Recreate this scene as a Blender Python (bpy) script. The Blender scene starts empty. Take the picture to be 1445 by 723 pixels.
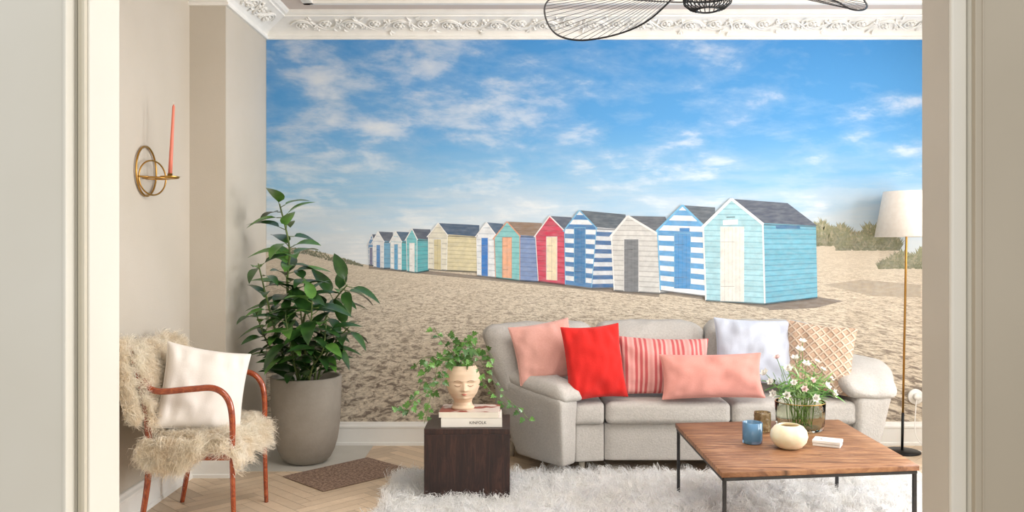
import bpy, bmesh, math, random
import numpy as np
from mathutils import Vector, Matrix, noise
random.seed(7); np.random.seed(7)
R=random.uniform
F=1200.0; H=1.4; CX=722.0; CY=350.0
def P(px,py,d): return Vector(((px-CX)*d/F, d, H-(py-CY)*d/F))
def lin(c):
    o=[]
    for v in c[:3]:
        v=v/255.0
        o.append(v/12.92 if v<=0.04045 else ((v+0.055)/1.055)**2.4)
    return (o[0],o[1],o[2],1.0)
sc=bpy.context.scene
try:
    sc.view_settings.view_transform='Standard'
except Exception: pass
COL=sc.collection
WL={}
# ---------------------------------------------------------------- materials
def M(name,c1,c2=None,scale=6,stretch=(1,1,1),rough=.6,metal=0,bump=0,bscale=60,detail=4,trans=0,ior=1.45,sheen=0,lo=.35,hi=.65,coat=0,sss=0):
    m=bpy.data.materials.new(name); m.use_nodes=True
    nt=m.node_tree; b=nt.nodes['Principled BSDF']
    b.inputs['Base Color'].default_value=lin(c1); b.inputs['Roughness'].default_value=rough
    b.inputs['Metallic'].default_value=metal
    b.inputs['Transmission Weight'].default_value=trans; b.inputs['IOR'].default_value=ior
    b.inputs['Sheen Weight'].default_value=sheen; b.inputs['Coat Weight'].default_value=coat
    b.inputs['Subsurface Weight'].default_value=sss
    tc=nt.nodes.new('ShaderNodeTexCoord'); mp=nt.nodes.new('ShaderNodeMapping')
    mp.inputs['Scale'].default_value=stretch
    nt.links.new(tc.outputs['Object'],mp.inputs[0])
    n=nt.nodes.new('ShaderNodeTexNoise'); n.inputs['Scale'].default_value=scale; n.inputs['Detail'].default_value=detail
    nt.links.new(mp.outputs[0],n.inputs['Vector'])
    r=nt.nodes.new('ShaderNodeValToRGB')
    if c2 is None: c2=tuple(v*.93 for v in c1)
    r.color_ramp.elements[0].color=lin(c1); r.color_ramp.elements[1].color=lin(c2)
    r.color_ramp.elements[0].position=lo; r.color_ramp.elements[1].position=hi
    nt.links.new(n.outputs[0],r.inputs[0]); nt.links.new(r.outputs[0],b.inputs['Base Color'])
    if bump:
        n2=nt.nodes.new('ShaderNodeTexNoise'); n2.inputs['Scale'].default_value=bscale; n2.inputs['Detail'].default_value=3
        nt.links.new(mp.outputs[0],n2.inputs['Vector'])
        bp=nt.nodes.new('ShaderNodeBump'); bp.inputs['Strength'].default_value=bump; bp.inputs['Distance'].default_value=.01
        nt.links.new(n2.outputs[0],bp.inputs['Height']); nt.links.new(bp.outputs[0],b.inputs['Normal'])
    return m
class NG:
    def __init__(s,name,rough=.8):
        s.m=bpy.data.materials.new(name); s.m.use_nodes=True; s.nt=s.m.node_tree; s.b=s.nt.nodes['Principled BSDF']
        s.b.inputs['Roughness'].default_value=rough
    def n(s,t,**k):
        x=s.nt.nodes.new(t)
        for a,v in k.items(): setattr(x,a,v)
        return x
    def l(s,a,b): s.nt.links.new(a,b)
    def math(s,op,a,b=None,clamp=False):
        x=s.n('ShaderNodeMath',operation=op); x.use_clamp=clamp
        for i,v in enumerate((a,b)):
            if v is None: continue
            if isinstance(v,(int,float)): x.inputs[i].default_value=v
            else: s.l(v,x.inputs[i])
        return x.outputs[0]
    def ramp(s,v,els):
        r=s.n('ShaderNodeValToRGB'); s.l(v,r.inputs[0]); cr=r.color_ramp
        while len(cr.elements)<len(els): cr.elements.new(.5)
        for e,(p,c) in zip(cr.elements,els):
            e.position=p; e.color=lin(c) if len(c)==3 else c
        return r.outputs[0]
    def mix(s,f,a,b):
        x=s.n('ShaderNodeMix',data_type='RGBA')
        for i,v in ((0,f),(6,a),(7,b)):
            if isinstance(v,(int,float)): x.inputs[i].default_value=v
            elif isinstance(v,tuple): x.inputs[i].default_value=lin(v)
            else: s.l(v,x.inputs[i])
        return x.outputs[2]
    def comb(s,x,y,z=0.0):
        c=s.n('ShaderNodeCombineXYZ')
        for i,v in enumerate((x,y,z)):
            if isinstance(v,(int,float)): c.inputs[i].default_value=v
            else: s.l(v,c.inputs[i])
        return c.outputs[0]
    def noise(s,vec,scale,detail=4,rough=.5,dist=0):
        x=s.n('ShaderNodeTexNoise'); x.inputs['Scale'].default_value=scale; x.inputs['Detail'].default_value=detail
        x.inputs['Roughness'].default_value=rough; x.inputs['Distortion'].default_value=dist
        s.l(vec,x.inputs['Vector']); return x.outputs[0]
    def sep(s):
        tc=s.n('ShaderNodeTexCoord'); sp=s.n('ShaderNodeSeparateXYZ'); s.l(tc.outputs['Object'],sp.inputs[0])
        return tc.outputs['Object'],sp.outputs[0],sp.outputs[1],sp.outputs[2]
    def base(s,c): s.l(c,s.b.inputs['Base Color'])
    def bump(s,h,st=.5,d=.01):
        bp=s.n('ShaderNodeBump'); bp.inputs['Strength'].default_value=st; bp.inputs['Distance'].default_value=d
        s.l(h,bp.inputs['Height']); s.l(bp.outputs[0],s.b.inputs['Normal'])
def furmat(name,c1,c2,tr=.45):
    m=bpy.data.materials.new(name); m.use_nodes=True; nt=m.node_tree; nt.nodes.clear()
    tc=nt.nodes.new('ShaderNodeTexCoord'); n=nt.nodes.new('ShaderNodeTexNoise'); n.inputs['Scale'].default_value=9
    nt.links.new(tc.outputs['Object'],n.inputs['Vector'])
    r=nt.nodes.new('ShaderNodeValToRGB'); r.color_ramp.elements[0].position=.35; r.color_ramp.elements[1].position=.65
    r.color_ramp.elements[0].color=lin(c1); r.color_ramp.elements[1].color=lin(c2); nt.links.new(n.outputs[0],r.inputs[0])
    d=nt.nodes.new('ShaderNodeBsdfDiffuse'); t=nt.nodes.new('ShaderNodeBsdfTranslucent'); mx=nt.nodes.new('ShaderNodeMixShader'); mx.inputs[0].default_value=tr
    o=nt.nodes.new('ShaderNodeOutputMaterial')
    nt.links.new(r.outputs[0],d.inputs[0]); nt.links.new(r.outputs[0],t.inputs[0]); nt.links.new(d.outputs[0],mx.inputs[1]); nt.links.new(t.outputs[0],mx.inputs[2]); nt.links.new(mx.outputs[0],o.inputs[0])
    return m
# ---------------------------------------------------------------- object helpers
def finish(o,parent,label,cat,kind,group):
    if label: o['label']=label
    if cat: o['category']=cat
    if kind: o['kind']=kind
    if group: o['group']=group
    if parent is not None: o.parent=parent
def mo(name,V,Fc,mat,parent=None,smooth=True,label=None,cat=None,kind=None,group=None,origin=None,midx=None,weld=0,cols=None):
    V=np.array([tuple(v) for v in V],dtype=float) if not isinstance(V,np.ndarray) else V
    if origin is None: origin=(V.min(0)+V.max(0))/2
    origin=np.array(origin,float)
    me=bpy.data.meshes.new(name)
    me.from_pydata((V-origin).tolist(),[],Fc if isinstance(Fc,list) else Fc.tolist())
    mats=mat if isinstance(mat,(list,tuple)) else [mat]
    for m in mats: me.materials.append(m)
    if midx is not None: me.polygons.foreach_set('material_index',midx)
    if cols is not None:
        a=me.color_attributes.new('Col','FLOAT_COLOR','POINT')
        a.data.foreach_set('color',np.array(cols,dtype=np.float32).ravel())
    if weld:
        bm=bmesh.new(); bm.from_mesh(me); bmesh.ops.remove_doubles(bm,verts=bm.verts,dist=weld)
        bmesh.ops.recalc_face_normals(bm,faces=bm.faces); bm.to_mesh(me); bm.free()
    if smooth: me.polygons.foreach_set('use_smooth',[True]*len(me.polygons))
    me.update()
    o=bpy.data.objects.new(name,me); COL.objects.link(o)
    base=WL[parent] if parent is not None else Vector((0,0,0))
    o.location=Vector(origin)-base; WL[o]=Vector(origin)
    finish(o,parent,label,cat,kind,group)
    return o
def empty(name,loc,label,cat,group=None):
    e=bpy.data.objects.new(name,None); e.empty_display_size=.05; COL.objects.link(e)
    e.location=loc; WL[e]=Vector(loc); finish(e,None,label,cat,None,group); return e
class B:  # mesh accumulator
    def __init__(s): s.V=[]; s.F=[]; s.I=[]
    def add(s,V,Fc,i=0):
        o=len(s.V); s.V.extend([tuple(v) for v in V]); s.F.extend([[k+o for k in f] for f in Fc]); s.I.extend([i]*len(Fc))
    def box(s,x0,x1,y0,y1,z0,z1,i=0):
        V=[(x0,y0,z0),(x1,y0,z0),(x1,y1,z0),(x0,y1,z0),(x0,y0,z1),(x1,y0,z1),(x1,y1,z1),(x0,y1,z1)]
        s.add(V,[[0,3,2,1],[4,5,6,7],[0,1,5,4],[1,2,6,5],[2,3,7,6],[3,0,4,7]],i)
    def tube(s,pts,r,n=8,i=0,cap=True,closed=False):
        pts=[Vector(p) for p in pts]; N=len(pts)
        rr=r if isinstance(r,(list,tuple)) else [r]*N
        V=[]; prev=None
        for k,p in enumerate(pts):
            if closed: t=pts[(k+1)%N]-pts[k-1]
            else: t=pts[min(k+1,N-1)]-pts[max(k-1,0)]
            if t.length<1e-9: t=Vector((0,0,1))
            t.normalize()
            if prev is None:
                a=Vector((0,0,1)) if abs(t.z)<.9 else Vector((1,0,0))
                u=t.cross(a).normalized()
            else:
                u=prev-t*prev.dot(t)
                u=u.normalized() if u.length>1e-6 else t.orthogonal().normalized()
            prev=u; w=t.cross(u)
            for j in range(n):
                an=2*math.pi*j/n; V.append(p+(u*math.cos(an)+w*math.sin(an))*rr[k])
        Fc=[]
        for k in range(N if closed else N-1):
            for j in range(n):
                a=k*n+j; b=k*n+(j+1)%n; c=((k+1)%N)*n+(j+1)%n; d=((k+1)%N)*n+j
                Fc.append([a,b,c,d])
        if cap and not closed:
            Fc.append(list(range(n))[::-1]); Fc.append([(N-1)*n+j for j in range(n)])
        s.add(V,Fc,i)
    def lathe(s,prof,c,n=40,i=0,sx=1,sy=1):
        V=[];Fc=[]
        for (r,z) in prof:
            for j in range(n):
                a=2*math.pi*j/n; V.append((c[0]+r*math.cos(a)*sx,c[1]+r*math.sin(a)*sy,c[2]+z))
        for k in range(len(prof)-1):
            for j in range(n):
                Fc.append([k*n+j,k*n+(j+1)%n,(k+1)*n+(j+1)%n,(k+1)*n+j])
        s.add(V,Fc,i)
    def ball(s,c,r,nu=10,nv=7,i=0,sc3=(1,1,1)):
        V=[];Fc=[]
        for a in range(nv+1):
            th=math.pi*a/nv
            for b in range(nu):
                ph=2*math.pi*b/nu
                V.append((c[0]+r*sc3[0]*math.sin(th)*math.cos(ph),c[1]+r*sc3[1]*math.sin(th)*math.sin(ph),c[2]+r*sc3[2]*math.cos(th)))
        for a in range(nv):
            for b in range(nu): Fc.append([a*nu+b,(a+1)*nu+b,(a+1)*nu+(b+1)%nu,a*nu+(b+1)%nu])
        s.add(V,Fc,i)
    def obj(s,name,mat,**k):
        if len(set(s.I))>1: k['midx']=s.I
        return mo(name,s.V,s.F,mat,**k)
def bevel(o,w,seg=3):
    m=o.modifiers.new('bevel','BEVEL'); m.width=w; m.segments=seg; m.limit_method='ANGLE'; m.angle_limit=math.radians(40)
    return o
def spline(pts,n=8,closed=False):
    pts=[Vector(p) for p in pts]; N=len(pts); out=[]
    rng=range(N if closed else N-1)
    for k in rng:
        if closed: p0,p1,p2,p3=pts[k-1],pts[k],pts[(k+1)%N],pts[(k+2)%N]
        else: p0,p1,p2,p3=pts[max(k-1,0)],pts[k],pts[k+1],pts[min(k+2,N-1)]
        for j in range(n):
            t=j/n
            out.append(.5*((2*p1)+(p2-p0)*t+(2*p0-5*p1+4*p2-p3)*t*t+(3*p1-p0-3*p2+p3)*t**3))
    if not closed: out.append(pts[-1])
    return out
def softbox(name,base4,top4,r,puff=(0,0,0),n=14,wr=0,**k):
    b=[Vector(p) for p in base4]; t=[Vector(p) for p in top4]
    Lx=((b[1]-b[0]).length+(t[1]-t[0]).length+(b[2]-b[3]).length)/3
    Ly=((b[3]-b[0]).length+(t[3]-t[0]).length+(t[2]-t[1]).length)/3
    Lz=sum((t[i]-b[i]).length for i in range(4))/4
    hl=(Lx/2,Ly/2,Lz/2); rr=min(r,min(hl)*.98)
    s=[-math.cos(math.pi*i/n) for i in range(n+1)]
    s=[.6*a+.4*(2*i/n-1) for i,a in enumerate(s)]
    V=[];Fc=[]
    for ax in range(3):
        for sg in (-1,1):
            o=len(V)
            for i in range(n+1):
                for j in range(n+1):
                    p=[0,0,0]; p[ax]=sg; p[(ax+1)%3]=s[i]; p[(ax+2)%3]=s[j]
                    q=[p[m]*hl[m] for m in range(3)]
                    inn=[max(-(hl[m]-rr),min(hl[m]-rr,q[m])) for m in range(3)]
                    d=Vector([q[m]-inn[m] for m in range(3)])
                    if d.length>1e-9: d=d.normalized()*rr
                    q=[(inn[m]+d[m])/hl[m] for m in range(3)]
                    c=[max(0,1-x*x) for x in q]
                    q2=[q[0]*(1+puff[0]*c[1]*c[2]),q[1]*(1+puff[1]*c[0]*c[2]),q[2]*(1+puff[2]*c[0]*c[1])]
                    u,v,w=[(x+1)/2 for x in q2]
                    bb=b[0]*(1-u)*(1-v)+b[1]*u*(1-v)+b[2]*u*v+b[3]*(1-u)*v
                    tt=t[0]*(1-u)*(1-v)+t[1]*u*(1-v)+t[2]*u*v+t[3]*(1-u)*v
                    X=bb*(1-w)+tt*w
                    if wr:
                        X=X+noise.noise_vector(X*7)*wr+noise.noise_vector(X*19)*(wr*.35)
                    V.append(X)
            for i in range(n):
                for j in range(n):
                    a=o+i*(n+1)+j; f=[a,a+1,a+n+2,a+n+1]
                    Fc.append(f if sg<0 else f[::-1])
    return mo(name,V,Fc,k.pop('mat'),weld=1e-5,**k)
def quad4(pl,z): # plan list (x,y), z scalar or list
    return [Vector((p[0],p[1],z[i] if isinstance(z,(list,tuple)) else z)) for i,p in enumerate(pl)]
def pillow(name,c,w,h,t,nrm,roll,mat,label,cat='pillow',group=None,pinch=.07,parent=None,n=34,seed=0):
    z=Vector(nrm).normalized(); y=Vector((0,0,1)); y=(y-z*y.dot(z)).normalized(); x=y.cross(z)
    Rm=Matrix((x,y,z)).transposed().to_4x4() @ Matrix.Rotation(math.radians(roll),4,'Z')
    Mx=Matrix.Translation(c) @ Rm
    V=[];Fc=[]
    for sg in (1,-1):
        o=len(V)
        for i in range(n+1):
            for j in range(n+1):
                u=-math.cos(math.pi*i/n); v=-math.cos(math.pi*j/n)
                X=w/2*u*(1-pinch*(1-v*v)); Y=h/2*v*(1-pinch*(1-u*u))
                T=t/2*(max(0,(1-u*u)*(1-v*v)))**.42
                nz=noise.noise(Vector((X*9+seed,Y*9,sg*3)))*.022+noise.noise(Vector((X*24+seed,Y*16,sg*5)))*.011
                nz-=.010*math.exp(-((abs(u)-.72)/.12)**2)*math.exp(-((abs(v)-.72)/.16)**2)
                Z=sg*(T+nz*min(1,T/(t*.25)))
                V.append((X,Y,Z))
        for i in range(n):
            for j in range(n):
                a=o+i*(n+1)+j; f=[a,a+n+1,a+n+2,a+1]
                Fc.append(f if sg>0 else f[::-1])
    o=mo(name,V,Fc,mat,weld=1e-5,origin=(0,0,0),label=label,cat=cat,group=group)
    o.matrix_world=Mx; WL[o]=Vector(c)
    bb=B(); pts=[]
    for k in range(4*20):
        s=k/20; e=int(s); f=-math.cos(math.pi*(s-e)); 
        u,v=[(f,-1),(1,f),(-f,1),(-1,-f)][e]
        pts.append((w/2*u*(1-pinch*(1-v*v)),h/2*v*(1-pinch*(1-u*u)),0))
    bb.tube(pts,.0035,6,closed=True)
    q=mo('seam',bb.V,bb.F,mat[0] if isinstance(mat,list) else mat,origin=(0,0,0)); q.parent=o
    return o
def fur(name,bases,nrms,per,L,rc,W,mat,parent,spread=.5,droop=.3,conv=.35,flow=(0,0,0),label=None,xmin=None,curl=.10):
    bases=np.array(bases,float); nr=np.array(nrms,float); Mn=len(bases)
    d=nr+np.random.randn(Mn,3)*spread+np.array(flow); d/=np.linalg.norm(d,axis=1)[:,None]
    ln=L*(.6+.7*np.random.rand(Mn))
    rp=np.repeat
    N=Mn*per
    off=np.random.randn(N,3)*rc
    nn=rp(nr,per,0); off-=nn*(off*nn).sum(1)[:,None]
    b0=rp(bases,per,0); D=rp(d,per,0)+np.random.randn(N,3)*.14; LL=rp(ln,per)*(.75+.4*np.random.rand(N))
    side=np.random.randn(N,3); side-=D*(side*D).sum(1)[:,None]; side/=np.linalg.norm(side,axis=1)[:,None]
    crl=rp(np.random.randn(Mn,3),per,0); crl2=rp(np.random.randn(Mn,3),per,0)
    k=4; V=np.zeros((N,2*k+1,3))
    for j in range(k+1):
        s=j/k
        p=b0+off*(1-(1-conv)*s)+D*(LL*s)[:,None]+crl*(curl*LL*np.sin(s*3.6))[:,None]+crl2*(curl*.8*LL*np.sin(s*6.0))[:,None]
        p[:,2]-=droop*LL*s*s
        w=W*(1-s*.8)
        if j<k: V[:,2*j]=p-side*w; V[:,2*j+1]=p+side*w
        else: V[:,2*k]=p
    if xmin is not None: V[:,:,0]=np.maximum(V[:,:,0],xmin+np.random.rand(N,1)*.012)
    V[:,:,2]=np.maximum(V[:,:,2],.004)
    ids=np.arange(N)[:,None]*(2*k+1)
    Fq=[]
    for j in range(k-1):
        Fq.append(np.hstack([ids+2*j,ids+2*j+1,ids+2*j+3,ids+2*j+2]))
    q=np.vstack(Fq).tolist()+np.hstack([ids+2*k-2,ids+2*k-1,ids+2*k]).tolist()
    return mo(name,V.reshape(-1,3),q,mat,parent=parent,kind='stuff',label=label)
def leaf_t(wd=.38,n=6,fold=.12,droop=.25,tip=1.0):
    V=[];Fc=[]
    for i in range(n+1):
        t=i/n; w=wd/2*(math.sin(math.pi*min(1,t**.8*1.0))**.75 if 0<t<1 else 0)*(1-.25*t)
        z=-droop*t*t
        V+=[(-w,t,z+fold*w*2),(0,t,z),(w,t,z+fold*w*2)]
    for i in range(n):
        a=3*i; Fc+=[[a,a+1,a+4,a+3],[a+1,a+2,a+5,a+4]]
    return V,Fc
def ivy_t():
    pr=[(0,0),(.18,-.12),(.42,-.05),(.55,.22),(.30,.32),(.42,.62),(.18,.62),(0,1.05)]
    pts=pr+[(-x,y) for x,y in pr[-2:0:-1]]
    V=[(0,.3,-.03)]+[(x,y,.10*abs(x)-.12*y*y) for x,y in pts]; n=len(pts)
    return V,[[0,1+i,1+(i+1)%n] for i in range(n)]
def put(b,tpl,pos,d,up,size,i=0,wsc=1):
    y=Vector(d).normalized(); z=Vector(up); z=z-y*z.dot(y)
    z=z.normalized() if z.length>1e-4 else y.orthogonal().normalized(); x=y.cross(z)
    p=Vector(pos)
    b.add([p+(x*v[0]*wsc+y*v[1]+z*v[2])*size for v in tpl[0]],tpl[1],i)
# ---------------------------------------------------------------- shared materials
m_wall=M('wall_paint',(198,190,177),(193,185,171),scale=2,rough=.85,bump=.08,bscale=120)
m_white=M('white_gloss_paint',(238,237,232),(232,230,224),scale=3,rough=.45)
m_plaster=M('plaster_white',(242,240,235),(236,234,228),scale=10,rough=.75)
m_ceil=M('ceiling_paint',(220,206,196),(216,202,192),scale=2,rough=.9)
m_cream=M('cream_door_paint',(216,213,201),(211,207,193),scale=2,rough=.5)
m_jamb=M('soft_white_jamb_paint',(222,218,206),(216,212,200),scale=2,rough=.55)
m_creamd=M('cream_shaded_paint',(204,197,178),(198,191,172),scale=2,rough=.5)  # darkened cream: shade of the gap beside the jamb, put into the colour
m_brass=M('brass',(196,152,82),(180,138,70),scale=20,rough=.28,metal=1)
m_black=M('black_metal',(26,26,27),(34,33,33),scale=20,rough=.45,metal=.6)
m_grey=M('dark_grey_metal',(62,62,64),(52,52,54),scale=20,rough=.5,metal=.5)
# ================================================================= ROOM
YB=6.04; XL=-1.968; XC=-1.747; YC=5.19; XR=3.6; ZC=3.035; YF0=1.82; YF1=1.95
def struct(b,name,mat,smooth=False,**k):
    return b.obj(name,mat,smooth=smooth,kind='structure',**k)
b=B(); b.box(XL-.2,XR+.2,YB,YB+.15,0,ZC); struct(b,'wall_back',m_wall)
b=B(); b.box(XL-.15,XL,YF1,YB,0,ZC); struct(b,'wall_left',m_wall)
b=B(); b.box(XL,XC,YC,YB,0,ZC); struct(b,'wall_chimney',m_wall)
b=B(); b.box(XL-.2,XR+.2,YF1-.1,YB+.15,ZC,ZC+.1); struct(b,'ceiling',m_ceil)
b=B(); wins=[(2.5,3.6),(4.1,5.2)]; z0,z1=.6,2.65
b.box(XR,XR+.2,YF1,YB,0,z0); b.box(XR,XR+.2,YF1,YB,z1,ZC)
b.box(XR,XR+.2,YF1,wins[0][0],z0,z1); b.box(XR,XR+.2,wins[0][1],wins[1][0],z0,z1); b.box(XR,XR+.2,wins[1][1],YB,z0,z1)
struct(b,'wall_right',m_wall)
for i,(a,c) in enumerate(wins):
    b=B()
    for (p,q) in ((a,a+.06),((a+c)/2-.03,(a+c)/2+.03),(c-.06,c)): b.box(XR+.05,XR+.11,p,q,z0,z1)
    for z in (z0,1.9,z1-.06): b.box(XR+.055,XR+.105,a,c,z,z+.06)
    struct(b,'window_%d'%(i+1),m_white)
b=B(); xl=-.909; xr=.949
b.box(-2.6,xl-.024,YF0,YF1,0,ZC); b.box(xr+.034,XR+.2,YF0,YF1,0,ZC); b.box(xl-.024,xr+.034,YF0,YF1,2.35,ZC)
struct(b,'wall_front',m_cream)
b=B(); b.box(xl-.006,xl,YF0+.010,YF1+.02,0,2.35); b.box(xl-.09,xl-.006,YF1,YF1+.02,0,2.4); bevel(struct(b,'trim_1',m_jamb),.002)
b=B(); b.box(xl-.023,xl-.006,YF0+.004,YF1,0,2.35); b.box(xl-.012,xl-.004,YF0-.004,YF0+.010,0,2.35); bevel(struct(b,'trim_2',m_creamd),.002)
b=B(); b.box(xl-.40,xl-.030,YF0-.035,YF0,0,2.45); b.box(xl-.034,xl-.024,YF0-.042,YF0,0,2.45); bevel(struct(b,'door_1',m_cream),.004)
m_jr=M('right_jamb_shade',(196,188,174),(190,182,168),scale=3,rough=.6)  # greyer than the left jamb: its unlit side is painted into the colour
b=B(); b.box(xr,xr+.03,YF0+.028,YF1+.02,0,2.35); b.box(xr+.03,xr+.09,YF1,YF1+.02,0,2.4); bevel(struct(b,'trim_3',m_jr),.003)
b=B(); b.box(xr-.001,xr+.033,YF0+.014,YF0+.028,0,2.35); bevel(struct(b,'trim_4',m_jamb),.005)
m_rc=M('casing_shade_paint',(182,172,153),(176,166,147),scale=2,rough=.5)  # beige stands in for shadow on the right casing, painted as base colour
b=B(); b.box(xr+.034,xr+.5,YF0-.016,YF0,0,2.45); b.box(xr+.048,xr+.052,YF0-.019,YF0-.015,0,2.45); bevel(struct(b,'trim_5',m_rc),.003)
def clipmesh(V,Fc,cols,x0,x1,y0,y1):
    me=bpy.data.meshes.new('t'); me.from_pydata(V,[],Fc)
    a=me.color_attributes.new('Col','FLOAT_COLOR','POINT'); a.data.foreach_set('color',np.array(cols,dtype=np.float32).ravel())
    bm=bmesh.new(); bm.from_mesh(me)
    for co,no in (((x0,0,0),(-1,0,0)),((x1,0,0),(1,0,0)),((0,y0,0),(0,-1,0)),((0,y1,0),(0,1,0))):
        bmesh.ops.bisect_plane(bm,geom=bm.verts[:]+bm.edges[:]+bm.faces[:],plane_co=co,plane_no=no,clear_outer=True)
    bm.to_mesh(me); bm.free(); return me
g=NG('oiled_oak_herringbone',.5)
oc,x,y,z=g.sep(); ca=g.n('ShaderNodeVertexColor'); ca.layer_name='Col'
nz=g.noise(oc,14,6,.6,1.5); nf=g.noise(oc,60,3); nw=g.noise(oc,2.5,4)
c=g.mix(g.math('MULTIPLY',nz,.42),ca.outputs[0],(174,142,110)); c=g.mix(g.math('MULTIPLY',nf,.18),c,(140,108,78)); c=g.mix(g.math('MULTIPLY',nw,.28),c,(230,214,192)); g.base(c); g.bump(nz,.08)
m_floor=g.m
w_=.075; n_=6; L_=w_*n_; V=[];Fc=[];cols=[]
ca_,sa_=math.cos(math.pi/4),math.sin(math.pi/4)
for j in range(-16,17):
    for i in range(-110,111):
        ox=i*w_+j*L_; oy=i*w_-j*L_
        for (ax,ay,bx_,by) in ((0,0,L_,w_),(0,w_,w_,w_+L_)):
            e=.0012
            q=[(ox+ax+e,oy+ay+e),(ox+bx_-e,oy+ay+e),(ox+bx_-e,oy+by-e),(ox+ax+e,oy+by-e)]
            q=[(p[0]*ca_-p[1]*sa_+.8,p[0]*sa_+p[1]*ca_+3) for p in q]
            if max(p[0] for p in q)<-2.2 or min(p[0] for p in q)>3.7 or max(p[1] for p in q)<.0 or min(p[1] for p in q)>6.1: continue
            o=len(V); V+=[(p[0],p[1],0) for p in q]; Fc.append([o,o+1,o+2,o+3])
            s=R(.88,1.05); cc=lin((min(255,230*s),min(255,207*s),min(255,178*s))); cols+=[cc]*4
me=clipmesh(V,Fc,cols,XL,XR,0,YB)
bm=bmesh.new(); bm.from_mesh(me)
lay=bm.verts.layers.float_color['Col']
vs=[bm.verts.new(p) for p in ((-2.6,-1.0,-.003),(3.8,-1.0,-.003),(3.8,YB,-.003),(-2.6,YB,-.003))]
for v in vs: v[lay]=lin((120,92,66))
bm.faces.new(vs); bm.to_mesh(me); bm.free(); me.name='floor'; me.materials.append(m_floor)
o=bpy.data.objects.new('floor',me); COL.objects.link(o); o['kind']='structure'; WL[o]=Vector((0,0,0))
def bboard(name,p0,p1,nrm,h=.165):
    p0=Vector(p0);p1=Vector(p1);n=Vector(nrm)
    prof=[(0,0),(.028,0),(.028,.02),(.02,.025),(.02,h-.045),(.026,h-.04),(.026,h-.028),(.016,h-.018),(.012,h-.004),(.006,h),(0,h)]
    V=[];Fc=[]
    for p in (p0,p1):
        for d,z in prof: V.append(p+n*d+Vector((0,0,z)))
    k=len(prof)
    for i in range(k-1): Fc.append([i,i+1,k+i+1,k+i])
    Fc+= [list(range(k)),[k+i for i in range(k)][::-1]]
    mo(name,V,Fc,m_white,smooth=False,kind='structure')
bboard('baseboard_back',(XC,YB,0),(XR,YB,0),(0,-1,0))
bboard('baseboard_chimney',(XC,YC,0),(XC,YB,0),(1,0,0))
bboard('baseboard_breast',(XL,YC,0),(XC+.028,YC,0),(0,-1,0))
bboard('baseboard_left',(XL,YF1+.03,0),(XL,YC,0),(1,0,0))
prof=[(0,2.878),(.018,2.878),(.022,2.886),(.022,2.897),(.012,2.903),(.014,2.913),(.03,2.930),(.06,2.950),(.11,2.972),(.165,2.992),(.180,2.996),(.182,3.006),(.20,3.010),(.215,3.022),(.22,3.035),(0,3.035)]
path=[((XL,YC),(0,-1)),((XC,YC),(1,-1)),((XC,YB),(1,-1)),((XR,YB),(0,-1))]
V=[];Fc=[];k=len(prof)
for (p,n) in path:
    for d,z in prof: V.append((p[0]+n[0]*d,p[1]+n[1]*d,z))
for s in range(3):
    for i in range(k-1): Fc.append([s*k+i,s*k+i+1,(s+1)*k+i+1,(s+1)*k+i])
b=B(); b.add(V,Fc)
def cove(u,v,lift,run):
    v=max(0.0,min(1.0,v))
    d=.026+.14*v; z=2.924+.068*(v**.75)
    nd=Vector((.45,-.89)).normalized()
    dd=d+nd.x*lift; zz=z+nd.y*lift
    if run=='back': return Vector((XC+u,YB-dd,zz))
    return Vector((XC+dd,YB-u,zz))
lt=leaf_t(.5,5,.2,.3)
for run,L0,L1 in (('back',.20,4.9),('side',.20,.84)):
    per=.34; nper=int((L1-L0)/per)+1
    pts=[cove(L0+t*.02,.5+.32*math.sin((t*.02)/per*math.pi*2),.005,run) for t in range(int((L1-L0)/.02))]
    b.tube(pts,.007,6)
    for q in range(nper*2):
        u0=L0+q*per/2+per/4; sg=1 if q%2==0 else -1
        if u0>L1-.05: break
        sp=[]
        for t in range(22):
            a=t*.42; r=.066*(1-t/26)
            sp.append(cove(u0+r*math.cos(a)*1.0,.5-sg*.08+sg*r*math.sin(a)*5.2,.006,run))
        b.tube(sp,[.008*(1-t/30) for t in range(22)],6)
        c0=cove(u0,.5-sg*.08,.006,run); b.ball(c0,.016,8,6)
        for a in range(6):
            cc=cove(u0+.024*math.cos(a*1.047),.5-sg*.08+.16*math.sin(a*1.047),.006,run); b.ball(cc,.010,6,4)
        for a in range(6):
            an=R(0,6.28); uu=u0+per/4+.05*math.cos(an)*R(.3,1); vv=.5+sg*.15+.36*math.sin(an)*R(.3,1)
            c1=cove(uu,vv,.006,run); e=cove(uu+R(-.03,.03),vv+R(-.3,.3),.010,run)-c1
            if e.length>1e-4: put(b,lt,c1,e,Vector((.2,-.6,-.7)) if run=='back' else Vector((.6,-.2,-.7)),R(.035,.055))
        for a in range(9):
            cc=cove(u0+per*.25+R(-.02,.02),.5-sg*.22+R(-.14,.14),.005,run); b.ball(cc,.009,6,4)
o=struct(b,'trim_6',m_plaster,smooth=False)
b=B(); 
for (d0,d1,h) in ((.36,.40,.012),(.40,.43,.02)):
    b.box(XC+d0,XR-.4,YB-d1,YB-d0,ZC-h,ZC); b.box(XC+d0,XC+d1,YF1+.4,YB-d0,ZC-h,ZC)
struct(b,'trim_7',m_plaster)
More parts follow.
